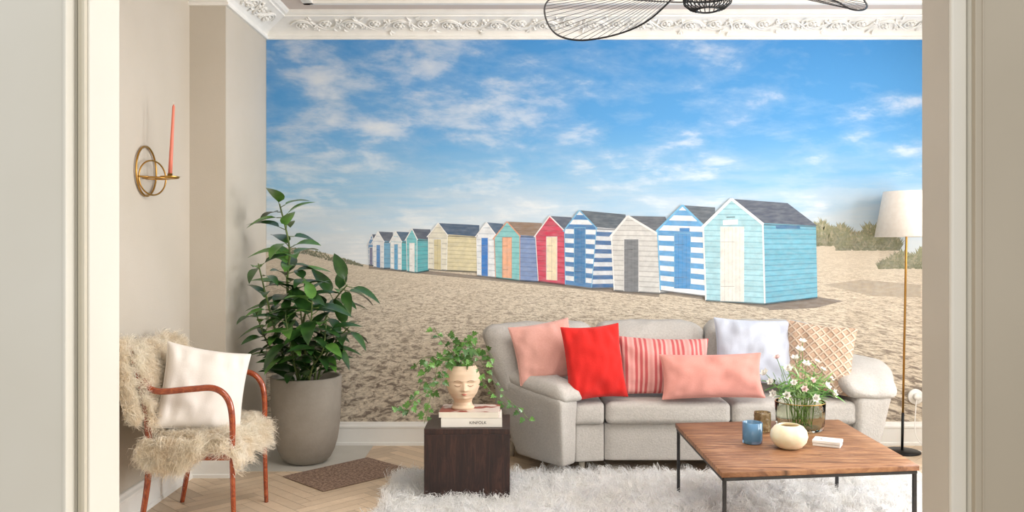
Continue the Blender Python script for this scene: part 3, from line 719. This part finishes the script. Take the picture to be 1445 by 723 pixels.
# ================================================================= ARMCHAIR
yn,yf=4.14,4.68
g=NG('warm_bentwood',.25); oc,x,y,z=g.sep(); n=g.noise(g.comb(g.math('MULTIPLY',x,6.0),g.math('MULTIPLY',y,20.0),g.math('MULTIPLY',z,6.0)),3,6,.65,2); g.base(g.ramp(n,[(.3,(110,40,18)),(.5,(152,66,30)),(.7,(186,94,44))])); g.b.inputs['Coat Weight'].default_value=.7; m_bent=g.m
root=empty('armchair',(-1.58,4.41,0),'reddish bentwood armchair draped with a sheepskin','armchair')
for yy in (yn,yf):
    pth=spline([(-1.352,yy,.0),(-1.362,yy,.35),(-1.362,yy,.56),(-1.385,yy,.665),(-1.45,yy,.715),(-1.56,yy,.712),(-1.70,yy,.70),(-1.765,yy,.715),(-1.80,yy,.76)],8)
    b=B(); b.tube(pth,[.0115+.0045*min(1,i/20) for i in range(len(pth))],12); b.obj('arm',m_bent,parent=root)
    pth=spline([(-1.815,yy,0),(-1.775,yy,.25),(-1.765,yy,.44),(-1.80,yy,.70),(-1.87,yy,.92)],8)
    b=B(); b.tube(pth,[.012+.005*math.sin(i/len(pth)*3.1) for i in range(len(pth))],12); b.obj('back_leg',m_bent,parent=root)
b=B(); b.box(-1.78,-1.35,yn-.012,yn+.016,.365,.41); b.box(-1.78,-1.35,yf-.016,yf+.012,.365,.41); b.box(-1.375,-1.345,yn,yf,.36,.41); b.box(-1.785,-1.755,yn,yf,.365,.41)
bevel(b.obj('seat_frame',m_bent,parent=root,smooth=False),.008)
m_canv=linen('cream_canvas',(226,216,198),(200,188,168))
softbox('seat',quad4([(-1.77,yn+.02),(-1.36,yn+.02),(-1.36,yf-.02),(-1.77,yf-.02)],.40),quad4([(-1.77,yn+.02),(-1.36,yn+.02),(-1.36,yf-.02),(-1.77,yf-.02)],.45),.02,mat=m_canv,parent=root)
softbox('backrest',quad4([(-1.80,yn+.02),(-1.765,yn+.02),(-1.765,yf-.02),(-1.80,yf-.02)],.52),quad4([(-1.885,yn+.02),(-1.85,yn+.02),(-1.85,yf-.02),(-1.885,yf-.02)],.90),.015,mat=m_canv,parent=root)
b=B(); b.tube(spline([(-1.86,yn-.02,.885),(-1.885,yn+.1,.90),(-1.89,4.41,.905),(-1.885,yf-.1,.90),(-1.86,yf+.02,.885)],6),.017,10); b.obj('top_rail',m_bent,parent=root)
root=empty('sheepskin_throw',(-1.58,4.41,.46),'fluffy cream sheepskin draped over the armchair','sheepskin')
m_fleece=furmat('cream_fleece',(255,250,238),(251,241,223),.5)
bas=[];nrm=[]
def patch(f,nu,nv,thick=True):
    V=[];Fc=[]
    for i in range(nu+1):
        for j in range(nv+1): V.append(f(i/nu,j/nv))
    for i in range(nu):
        for j in range(nv):
            a=i*(nv+1)+j; Fc.append([a,a+1,a+nv+2,a+nv+1])
    return V,Fc
def f_seat(u,v):
    X=-1.76+.42*u; Y=yn-.035+(yf-yn+.07)*v; Z=.468
    if u>.85: X=-1.403+.07*math.sin((u-.85)/.15*1.57); Z-=.12*((u-.85)/.15)**2
    e=abs(v-.5)*2
    if e>.86: Z-=.10*((e-.86)/.14)**1.5*(1-.5*u if v<.5 else .5)
    return Vector((X,Y,Z))
def f_back(u,v):
    Y=yn-.02+(yf-yn+.04)*v
    X=-1.745-.085*u; Z=.50+.43*u
    if u>.9: X-=.06*((u-.9)/.1); Z=.887+.03*math.sin((u-.9)/.1*3)
    return Vector((X,Y,Z))
def f_bside(u,v):
    a=v*2.6
    return Vector((-1.80-.085*u-.045*math.sin(a),yn-.02-.03*math.cos(a)+.10*(v>.7)*v,.58+.36*u))
bb=B(); V,Fc=patch(f_seat,14,14); bb.add(V,Fc); V,Fc=patch(f_back,12,12); bb.add(V,Fc)
hd=bb.obj('hide',m_fleece,parent=root)
def samp(f,n,flip=1):
    for _ in range(n):
        u,v=random.random(),random.random(); p=f(u,v); e=.01
        du=f(min(1,u+e),v)-f(max(0,u-e),v); dv=f(u,min(1,v+e))-f(u,max(0,v-e)); nn=du.cross(dv)
        if nn.length<1e-9: continue
        nn=nn.normalized()*flip; bas.append(tuple(p)); nrm.append(tuple(nn))
samp(f_seat,2400); samp(f_back,1400,1); samp(f_bside,1000,-1)
nrm2=[]
for p,n in zip(bas,nrm):
    n=Vector(n)
    if p[2]<.5 and n.z<0 : n=-n
    if p[2]>.5 and n.x<0 and p[0]>-1.84: n=-n
    if p[1]<yn+.02: n=(n+Vector((0,-1.0,-.2))).normalized()
    if p[0]>-1.36 and p[2]<.5: n=(n+Vector((.9,0,0))).normalized()
    nrm2.append(tuple(n))
for _ in range(750):
    x=R(-1.79,-1.50); z=R(.30,.47); 
    if z<.36+.12*abs((x+1.66)/.14)**2*.5-.03: continue
    bas.append((x,yn-.03-.01*random.random(),z)); nrm2.append((0,-1,-.5))
for _ in range(400):
    bas.append((R(-1.90,-1.84),R(yn-.03,yf),R(.74,.93))); nrm2.append((-.1,-.6,.5))
fur('fleece',bas,nrm2,16,.046,.012,.0014,m_fleece,root,spread=.5,droop=.35,xmin=XL+.006,curl=.22,conv=.7)
m_cw=linen('white_cotton',(238,232,224),(218,210,202),200,.3,.1)
pillow('scatter_pillow',Vector((-1.565,4.32,.680)),.42,.43,.17,(.55,-.8,.30),-13,m_cw,'plain white square pillow resting on the sheepskin armchair')
# ================================================================= CUBE SIDE TABLE
g=NG('dark_stained_wood',.42); oc,x,y,z=g.sep(); n=g.noise(g.comb(g.math('MULTIPLY',x,16.0),g.math('MULTIPLY',y,16.0),g.math('MULTIPLY',z,2.2)),2.2,8,.7,1.2); g.base(g.ramp(n,[(.32,(22,13,11)),(.5,(44,25,20)),(.68,(70,42,33))])); g.bump(n,.15,.003); m_dark=g.m
root=empty('side_table',(-.246,4.84,.022),'dark stained wooden cube side table on the rug','side table')
x0,x1,y0,y1,zt=-.480,-.012,4.64,5.04,.412
b=B(); b.box(x0,x1,y0,y1,zt-.03,zt); bevel(b.obj('top',m_dark,parent=root,smooth=False),.002)
b=B(); b.box(x0,x1,y0,y0+.03,.022,zt-.0306); bevel(b.obj('front_panel',m_dark,parent=root,smooth=False),.002)
b=B(); b.box(x0,x1,y1-.03,y1,.022,zt-.0306); bevel(b.obj('back_panel',m_dark,parent=root,smooth=False),.002)
for a in (x0,x1-.03):
    b=B(); b.box(a,a+.03,y0+.0305,y1-.0305,.022,zt-.0306); bevel(b.obj('side_panel',m_dark,parent=root,smooth=False),.002)
def text(body,size,loc,rot,mat,parent,name='title',bold=.0):
    cu=bpy.data.curves.new('t','FONT'); cu.body=body; cu.size=size; cu.align_x='CENTER'; cu.align_y='CENTER'; cu.extrude=.0003; cu.offset=bold
    to=bpy.data.objects.new('t',cu); COL.objects.link(to); bpy.context.view_layer.update()
    me=bpy.data.meshes.new_from_object(to.evaluated_get(bpy.context.evaluated_depsgraph_get())); bpy.data.objects.remove(to)
    me.materials.clear(); me.materials.append(mat)
    o=bpy.data.objects.new(name,me); COL.objects.link(o); o.parent=parent
    o.location=Vector(loc)-WL[parent]; o.rotation_euler=rot; return o
def book(c,w,d,h,yaw,mc,label,ttl,tcol,grp):
    root=empty('book',c,label,'book',grp)
    b=B(); b.box(-w/2,w/2,-d/2,d/2,0,.003); b.box(-w/2,w/2,-d/2,d/2,h-.003,h); b.box(-w/2,w/2,-d/2,-d/2+.003,0,h)
    b.V=[(c[0]+v[0],c[1]+v[1],c[2]+v[2]) for v in b.V]
    bevel(b.obj('cover',mc,parent=root,smooth=False),.001)
    b=B(); b.box(-w/2+.004,w/2-.004,-d/2+.0035,d/2-.005,.0035,h-.0035); b.V=[(c[0]+v[0],c[1]+v[1],c[2]+v[2]) for v in b.V]
    b.obj('pages',M('book_pages',(238,232,218),(220,212,196),scale=3,stretch=(1,1,120),rough=.9),parent=root,smooth=False)
    if ttl: text(ttl,h*.46,(c[0]+.035,c[1]-d/2-.0006,c[2]+h/2),(math.pi/2,0,0),M('ink_'+ttl,tcol),root)
    root.rotation_euler=(0,0,yaw)
    return root
book((-.225,4.80,.4125),.335,.25,.050,.02,M('white_cover',(230,226,216),(224,218,208),rough=.5),'thick white book with black lettering on its spine','KINFOLK',(66,64,60),'books on the side table')
bk2=book((-.235,4.81,.463),.33,.245,.030,-.03,M('red_brown_cover',(150,74,60),(216,200,188),scale=9,rough=.45,lo=.47,hi=.53),'book with a red and cream cover under the face planter',None,None,'books on the side table')
b=B(); b.box(-.40,-.07,4.686,4.6875,.463,.493); b.obj('spine',M('cream_spine',(232,224,208)),parent=bk2,smooth=False)
# ================================================================= FACE PLANTER + IVY
hc=Vector((-.277,4.80,.4935))
root=empty('face_planter',hc,'cream ceramic head-shaped planter with closed eyes','planter')
m_cer=M('cream_ceramic',(220,194,166),(210,184,156),scale=6,rough=.5,sss=.05)
ks=[(0,.062,.06,.06),(.010,.066,.066,.066),(.024,.054,.052,.054),(.040,.050,.048,.052),(.056,.054,.062,.057),(.070,.066,.082,.064),(.095,.082,.091,.080),(.13,.094,.095,.094),(.165,.098,.095,.099),(.20,.095,.090,.096),(.225,.084,.080,.086),(.243,.072,.069,.074)]
def kint(z):
    for a,c in zip(ks[:-1],ks[1:]):
        if z<=c[0]: 
            t=(z-a[0])/(c[0]-a[0]); t=t*t*(3-2*t)*.5+t*.5; return [lerp(a[m],c[m],t) for m in (1,2,3)]
    return ks[-1][1:]
def G(x,z,x0,z0,sx,sz): return math.exp(-((x-x0)/sx)**2-((z-z0)/sz)**2)
def facepos(a,z):
    rx,rf,rb=kint(z); x=rx*math.cos(a); s=math.sin(a); y=(rf if s<0 else rb)*s
    if s<0 and z>.050:
        f=min(1,-s*1.4)
        nz=0
        t=(z-.117)/.048
        if -.25<t<1.1: nz+= .024*math.exp(-(x/(.0095+.005*max(0,1-t)))**2)*max(0,(1-max(0,t)))*(1 if t>0 else max(0,1+t*4))
        nz+=.006*G(x,z,0,.117,.017,.007)
        for sg in (-1,1):
            nz+=-.012*G(x,z,sg*.034,.150,.022,.016)+.009*G(x,z,sg*.036,.143,.017,.009)
            nz+=.005*G(x,z,sg*.036,.166,.03,.006)+.005*G(x,z,sg*.045,.11,.025,.02)
        nz+=.008*G(x,z,0,.098,.018,.0045)+.008*G(x,z,0,.089,.015,.0045)-.004*G(x,z,0,.0935,.022,.002)+.007*G(x,z,0,.070,.018,.01)
        y-=nz*f
    return Vector((x,y,z))
nu,nv=120,90; V=[];Fc=[]
yaw=Matrix.Rotation(math.radians(8),3,'Z')
for i in range(nv+1):
    z=.243*i/nv
    for j in range(nu): V.append(hc+yaw@facepos(2*math.pi*j/nu,z))
for (s,z) in ((.96,.246),(.90,.243),(.86,.22),(.8,.20),(.0,.20)):
    for j in range(nu):
        q=facepos(2*math.pi*j/nu,.243); V.append(hc+yaw@Vector((q.x*s,q.y*s,z)))
for k in range(nv+5):
    for j in range(nu): Fc.append([k*nu+j,k*nu+(j+1)%nu,(k+1)*nu+(j+1)%nu,(k+1)*nu+j])
mo('head',V,Fc,m_cer,parent=root)
def onface(x,z,l=.001):
    best=None
    for k in range(400):
        a=math.pi+math.pi*k/399; q=facepos(a,z)
        if best is None or abs(q.x-x)<abs(best.x-x): best=q
    return hc+yaw@(best+Vector((0,-l,0)))
m_lash=M('brown_paint',(128,82,62)); m_lip=M('rose_paint',(204,128,112))
for sg in (-1,1):
    b=B(); b.tube([onface(sg*.036+t*.017,.138+.006*t*t) for t in (-1,-.6,-.2,.2,.6,1)],.0013,6); b.obj('eyelid_line',m_lash,parent=root)
    b=B(); b.tube([onface(sg*.036+t*.019,.170-.005*t*t) for t in (-1,-.5,0,.5,1)],.0011,6); b.obj('eyebrow',m_lash,parent=root)
b=B(); b.tube([onface(t*.015,.0965-.0015*abs(t)) for t in (-1,-.5,0,.5,1)],[.001,.0028,.0024,.0028,.001],8); b.tube([onface(t*.013,.0905+.002*abs(t)) for t in (-1,-.5,0,.5,1)],[.001,.003,.0036,.003,.001],8); b.obj('lips',m_lip,parent=root)
root=empty('ivy_plant',hc+Vector((0,0,.20)),'trailing green ivy spilling from the face planter','plant')
bl=B(); bst=B(); iv=ivy_t()
def vine(pts,nl,size,mi=0):
    sp=spline(pts,8); n=len(sp); bst.tube(sp,.0016,5)
    for k in range(nl):
        i=min(n-2,int((k+R(0,.6))/nl*(n-1))); p=sp[i]
        d=Vector((R(-1,1),R(-.9,.3),R(-.7,.5))).normalized(); s=size*R(.55,1.1)
        q=p+d*s*.6; bst.tube([p,q],.0009,4,cap=False)
        put(bl,iv,q,(d+Vector((0,0,-.5))),Vector((R(-.7,.7),-1,R(.0,.9))),s,0 if random.random()<.6 else 1,R(.8,1.0))
tp=hc+Vector((0,0,.235))
def I(px,py,dd=4.75): return P(px,py,dd)
vine([tp,I(640,500),I(622,480),I(612,462)],13,.044); vine([tp,I(655,495),I(660,478),I(668,470)],14,.044)
vine([tp,I(640,505),I(640,485),I(628,470,4.7)],13,.048); vine([tp,I(665,505),I(685,495),I(695,505)],12,.040)
vine([tp,I(625,505,4.7),I(605,520,4.68),I(590,550,4.66),I(575,575,4.62),I(560,586,4.6)],24,.042)
vine([tp,I(622,510,4.7),I(612,540,4.66),I(605,570,4.6),I(598,598,4.58)],20,.038)
vine([tp,I(628,515,4.7),I(618,545,4.6),I(590,560,4.58),I(570,580,4.56)],18,.038)
vine([tp,I(672,505,4.7),I(690,530,4.7),I(712,560,4.66),I(735,580,4.6),I(745,592,4.6)],19,.035)
vine([tp,I(668,510,4.66),I(682,540,4.6),I(700,560,4.6),I(715,572,4.58)],15,.032)
vine([tp,I(650,508),I(600,505,4.68),I(585,520,4.65)],12,.040); vine([tp,I(660,500),I(670,490),I(650,480)],12,.044)
bl.obj('foliage',[leafmat('ivy_green',(46,88,34),(82,124,50)),m_leafl],parent=root,smooth=False); bst.obj('vines',m_stem,parent=root)
# ================================================================= COFFEE TABLE
g=NG('warm_plank_wood',.5); oc,x,y,z=g.sep()
pk=g.n('ShaderNodeMath',operation='FLOOR'); g.l(g.math('MULTIPLY',y,7.5),pk.inputs[0])
n=g.noise(g.comb(g.math('ADD',g.math('MULTIPLY',x,1.6),g.math('MULTIPLY',pk.outputs[0],3.7)),g.math('MULTIPLY',y,13.0),g.math('MULTIPLY',z,4.0)),2.6,10,.68,1.4)
kn=g.noise(g.comb(g.math('ADD',g.math('MULTIPLY',x,3.0),g.math('MULTIPLY',pk.outputs[0],5.1)),g.math('MULTIPLY',y,8.0),3.0),2.2,3,.5,.6)
c=g.ramp(n,[(.30,(76,48,32)),(.44,(132,90,62)),(.58,(166,122,86)),(.72,(196,154,114))])
c=g.mix(g.ramp(kn,[(.27,(230,230,230)),(.36,(0,0,0))]),c,(62,38,26))
pv=g.n('ShaderNodeTexWhiteNoise',noise_dimensions='1D'); g.l(pk.outputs[0],pv.inputs['W'])
c=g.mix(g.math('MULTIPLY',pv.outputs[0],.38),c,(108,70,46))
fr=g.n('ShaderNodeMath',operation='FRACT'); g.l(g.math('MULTIPLY',y,7.5),fr.inputs[0])
gp=g.ramp(fr.outputs[0],[(0,(255,255,255)),(.025,(0,0,0)),(.975,(0,0,0)),(1,(255,255,255))])
g.base(g.mix(g.math('MULTIPLY',gp,.8),c,(48,28,18))); g.bump(n,.2,.005); m_top=g.m
tq=[(.909,3.687),(1.825,3.807),(1.855,4.83),(.907,4.732)]
root=empty('coffee_table',(1.37,4.26,.02),'square coffee table with brown wooden top and dark metal frame','coffee table')
o=softbox('table_top',quad4(tq,.400),quad4(tq,.426),.004,mat=m_top,parent=root,n=6)
b=B()
def inset(q,d):
    cx_=sum(p[0] for p in q)/4; cy_=sum(p[1] for p in q)/4
    return [(p[0]+(cx_-p[0])/abs(cx_-p[0])*d,p[1]+(cy_-p[1])/abs(cy_-p[1])*d) for p in q]
qi=inset(tq,.012)
for i in range(4):
    a=Vector((*qi[i],.393)); c=Vector((*qi[(i+1)%4],.393)); d=(c-a).normalized(); nn=Vector((-d.y,d.x,0))*.007; up=Vector((0,0,.007))
    b.add([a-nn-up,a+nn-up,a+nn+up,a-nn+up,c-nn-up,c+nn-up,c+nn+up,c-nn+up],[[0,1,2,3],[7,6,5,4],[0,4,5,1],[1,5,6,2],[2,6,7,3],[3,7,4,0]])
b.obj('frame',m_grey,parent=root,smooth=False)
for (x,y) in inset(tq,.016):
    b=B(); b.box(x-.008,x+.008,y-.008,y+.008,.0155,.388); bevel(b.obj('leg',m_grey,parent=root,smooth=False),.0015)
ZT=.4265
m_bluegl=M('blue_glass',(136,182,214),(120,170,206),rough=.12,trans=.6)
c=(1.197,4.235,ZT); root=empty('candle_holder',c,'blue glass votive candle holder on the coffee table','candle holder')
b=B(); b.lathe([(0,0),(.040,0),(.047,.004),(.049,.02),(.049,.105),(.0465,.106),(.045,.103),(.044,.018),(0,.016)],c,40); b.obj('glass_cup',m_bluegl,parent=root)
b=B(); b.lathe([(0,.018),(.042,.018),(.042,.06),(0,.062)],c,30); b.tube([(c[0],c[1],c[2]+.06),(c[0],c[1],c[2]+.072)],.0012,5); b.obj('wax',M('pale_wax',(190,215,235),rough=.5),parent=root)
m_amb=M('smoky_amber_glass',(196,172,128),(150,124,82),scale=50,rough=.15,trans=.6,bump=.5,bscale=60)
c=(1.325,4.50,ZT); root=empty('glass_tumbler',c,'textured amber glass tumbler beside the flower vase','glass')
pf=[(0,0),(.038,0),(.043,.005)]+[(.043+.0022*(k%2),.008+.011*k) for k in range(9)]+[(.043,.105),(.040,.105),(.039,.012),(0,.010)]
b=B(); b.lathe(pf,c,36); b.obj('tumbler_body',m_amb,parent=root)
m_wx=M('cream_marbled_wax',(240,232,206),(228,212,176),scale=10,rough=.35,sss=.15)
c=(1.345,4.13,ZT); root=empty('candle_bowl',c,'round cream ceramic candle bowl on the coffee table','candle bowl')
b=B(); b.lathe([(0,0),(.04,0),(.062,.010),(.082,.034),(.089,.060),(.084,.086),(.068,.106),(.050,.115),(.045,.114),(.060,.100),(.074,.083),(.078,.06),(.07,.035),(0,.03)],c,48); b.obj('bowl_body',m_wx,parent=root)
b=B(); b.lathe([(0,.095),(.055,.095),(.06,.088),(0,.085)],c,30); b.obj('wax',m_wx,parent=root)
c=Vector((1.555,4.19,ZT)); root=empty('small_box',c,'small flat white box lying on the coffee table','box')
def rbox(name,cx,cy,hx,hy,za,zb,yaw,mat,parent,bw=.003):
    b=B(); b.box(-hx,hx,-hy,hy,za,zb); ca,sa=math.cos(yaw),math.sin(yaw)
    b.V=[(cx+v[0]*ca-v[1]*sa,cy+v[0]*sa+v[1]*ca,v[2]) for v in b.V]; return bevel(b.obj(name,mat,parent=parent,smooth=False),bw)
rbox('tray',c.x,c.y,.064,.045,ZT,ZT+.014,-.5,M('white_card',(232,228,222),rough=.5),root); rbox('lid',c.x,c.y,.066,.047,ZT+.0145,ZT+.030,-.5,M('white_card_lid',(240,238,233),rough=.45),root)
b=B(); b.lathe([(0,0),(.006,0),(.006,.0015),(0,.0015)],(c.x-.03,c.y,ZT+.0302),14); b.obj('emblem',M('grey_ink',(120,118,116)),parent=root)
c=Vector((1.545,4.56,ZT)); root=empty('flower_vase',c,'wide low clear glass vase with thin gold rim','vase')
m_goldgl=M('green_tinted_glass',(244,248,236),(240,245,230),rough=.02,trans=1.0,ior=1.12)
b=B(); pf=[(0,0),(.10,0),(.118,.006),(.124,.03),(.128,.08),(.130,.15),(.127,.151),(.125,.148),(.122,.08),(.118,.03),(.10,.012),(0,.010)]
n=72; V=[];Fc=[]
for (r,z) in pf:
    for j in range(n): 
        a=2*math.pi*j/n; rr=r*(1+.006*math.cos(a*24)) ; V.append((c.x+rr*math.cos(a),c.y+rr*math.sin(a),c.z+z))
for k in range(len(pf)-1):
    for j in range(n): Fc.append([k*n+j,k*n+(j+1)%n,(k+1)*n+(j+1)%n,(k+1)*n+j])
b.add(V,Fc); b.obj('vase_body',m_goldgl,parent=root)
b=B(); b.tube([(c.x+.1285*math.cos(a*.15708),c.y+.1285*math.sin(a*.15708),c.z+.15) for a in range(40)],.0022,6,closed=True)
b.obj('gold_rim',m_brass,parent=root)
root=empty('flower_bouquet',c+Vector((0,0,.02)),'loose bouquet of white and pale pink flowers with green stems','flowers')
bst=B(); bl=B(); lt2=leaf_t(.16,5,.1,.5)
m_pet=M('white_petal',(248,246,238),(242,236,228),scale=30,rough=.7,sss=.1); m_petp=M('pale_pink_petal',(242,222,216),(234,204,204),scale=30,rough=.7); m_cen=M('flower_centre',(176,178,84),rough=.8)
pet=leaf_t(.75,5,.25,-.35)
fl=[(1088,540,4.5),(1096,506,4.55),(1112,522,4.45),(1122,508,4.6),(1132,484,4.6),(1137,516,4.5),(1152,512,4.6),(1146,538,4.45),(1165,546,4.5),(1160,524,4.62),(1174,556,4.5),(1120,541,4.42),(1092,556,4.46),(1134,550,4.42),(1080,528,4.6),(1128,496,4.55),(1170,536,4.6),(1110,558,4.40),(1150,562,4.42)]
for k,(px,py,dd) in enumerate(fl):
    tip=P(px,py,dd); bp=c+Vector((R(-.05,.05),R(-.05,.05),.015)); rimp=c+Vector(((tip.x-c.x)*.45,(tip.y-c.y)*.45,.15))
    hr=math.hypot(rimp.x-c.x,rimp.y-c.y)
    if hr>.1: rimp.x=c.x+(rimp.x-c.x)*.1/hr; rimp.y=c.y+(rimp.y-c.y)*.1/hr
    sp=spline([bp,rimp,(rimp+tip)/2+Vector((R(-.01,.01),0,.01)),tip],6); bst.tube(sp,.0019,5)
    for q in range(4):
        p=sp[random.randint(8,len(sp)-3)]; put(bl,lt2,p,Vector((R(-1,1),R(-1,.6),R(-.1,.9))),Vector((0,-.5,1)),R(.05,.10),k%2)
    d=(sp[-1]-sp[-4]).normalized(); s=R(.021,.032); b=B()
    ax=(d+Vector((0,-.5,0))).normalized(); o1=ax.orthogonal().normalized()
    for ring_,cnt,op,sz in ((0,6,1.0,1.0),(1,6,.45,.85),(2,4,.15,.6)):
        for a in range(cnt):
            v=o1.copy(); v.rotate(Matrix.Rotation(a*6.283/cnt+ring_*.5,3,ax))
            put(b,pet,tip+v*.002,(v*op+ax*(1.1-op*.7)),ax-v*.3,s*sz)
    b.ball(tip+ax*s*.25,s*.16,7,5,1)
    b.obj('blossom',[m_petp if k%6==1 else m_pet,m_cen],parent=root)
for k in range(28):
    a=R(0,6.283); r=R(.02,.10); p0=c+Vector((r*.8*math.cos(a),r*.8*math.sin(a),.03)); p1=c+Vector((r*1.1*math.cos(a),r*1.1*math.sin(a),.17)); e=p1+Vector((math.cos(a)*R(0,.12),math.sin(a)*R(0,.08),R(.02,.14)))
    bst.tube([p0,p1,e],.0015,5)
    for q in range(3): put(bl,lt2,lerp(p1,e,q/3),Vector((R(-1,1),R(-1,.5),R(0,1))),Vector((0,-.5,1)),R(.05,.10),k%2)
bst.obj('stems',M('fresh_stem',(118,152,78),(100,134,64)),parent=root); bl.obj('leaves',[m_leafl,leafmat('pale_green_leaf',(112,150,78),(144,174,104))],parent=root)
# ================================================================= FLOOR LAMP
lp=Vector((2.69,5.82,0)); root=empty('floor_lamp',lp,'slim brass floor lamp with white fabric shade','floor lamp')
b=B(); b.tube([(lp.x-.015,lp.y,.26),(lp.x+.01,lp.y,1.50),(lp.x+.012,lp.y,1.72)],.0075,12); b.obj('pole',m_brass,parent=root)
b=B(); b.tube([(lp.x-.02,lp.y,.012),(lp.x-.015,lp.y,.27)],.009,12); b.obj('pole_sleeve',m_black,parent=root)
b=B(); b.lathe([(0,0),(.115,0),(.12,.004),(.115,.012),(.02,.018),(0,.018)],(lp.x-.02,lp.y,0),40); b.obj('base',m_black,parent=root)
m_shade=M('white_lamp_fabric',(244,239,232),(238,232,224),scale=40,rough=.85)
b=B(); b.lathe([(.150,.310),(.205,0),(.203,0),(.148,.310),(.150,.310)],(lp.x+.012,lp.y,1.475),48); b.obj('lamp_shade',m_shade,parent=root)
b=B()
for a in range(3): b.tube([(lp.x+.012,lp.y,1.72),(lp.x+.012+.152*math.cos(a*2.09),lp.y+.152*math.sin(a*2.09),1.765)],.002,5)
b.obj('shade_holder',m_brass,parent=root)
b=B(); b.ball((lp.x+.012,lp.y,1.60),.035,14,10); b.obj('bulb',M('opal_bulb',(250,244,232),rough=.3),parent=root)
b=B(); b.tube(spline([(lp.x+.09,lp.y,.012),(lp.x+.14,lp.y-.02,.01),(lp.x+.12,lp.y+.10,.10),(lp.x+.15,lp.y+.16,.28),(lp.x+.165,lp.y+.175,.335)],8),.0035,6); b.obj('cable',m_white,parent=root)
root=empty('wall_socket',(2.86,YB,.345),'round white electrical wall socket with plug','wall socket')
b=B(); 
def discy(b,c,r,t,n=28):
    V=[];Fc=[]
    for (rr,y) in ((0,0),(r,0),(r,-t*.7),(r*.93,-t),(0,-t)):
        for j in range(n): a=2*math.pi*j/n; V.append((c[0]+rr*math.cos(a),c[1]+y,c[2]+rr*math.sin(a)))
    for k in range(4):
        for j in range(n): Fc.append([k*n+j,k*n+(j+1)%n,(k+1)*n+(j+1)%n,(k+1)*n+j])
    b.add(V,Fc)
discy(b,(2.86,YB-.006,.345),.055,.014); b.obj('socket_plate',m_white,parent=root)
b=B(); discy(b,(2.86,YB-.02,.345),.025,.03); b.obj('plug',m_white,parent=root)
# ================================================================= LIGHTS
def area(name,loc,target,sx,sy,e,col=(1,1,1)):
    l=bpy.data.lights.new(name,'AREA'); l.shape='RECTANGLE'; l.size=sx; l.size_y=sy; l.energy=e; l.color=col
    o=bpy.data.objects.new(name,l); COL.objects.link(o); o.location=loc
    o.rotation_euler=(Vector(target)-Vector(loc)).to_track_quat('-Z','Y').to_euler(); return o
area('window_daylight',(XR+.3,3.05,1.65),(0,3.5,1.0),1.1,2.0,150,(.985,.99,1))
area('window_daylight',(XR+.3,4.65,1.65),(0,4.7,1.0),1.1,2.0,95,(.985,.99,1))
area('ceiling_fill',(.7,3.3,2.9),(.7,4.4,0),2.0,1.0,60,(1,.98,.95))  # added fill light under the ceiling, no visible fitting
area('hall_fill',(.0,-1.2,2.2),(.3,5,1.2),2.2,1.6,46,(1,.98,.96))  # added frontal fill behind the camera, brightens room and casings
w=bpy.data.worlds.new('World'); sc.world=w; w.use_nodes=True
w.node_tree.nodes['Background'].inputs[0].default_value=(.96,.975,1,1); w.node_tree.nodes['Background'].inputs[1].default_value=.62
# ================================================================= CAMERA
cd=bpy.data.cameras.new('camera'); cam=bpy.data.objects.new('camera',cd); COL.objects.link(cam)
cam.location=(0,0,H); cam.rotation_euler=(math.pi/2,0,0); cd.sensor_width=36; cd.lens=36*F/1445; cd.shift_y=-11.5/1445; cd.clip_start=.05
sc.camera=cam
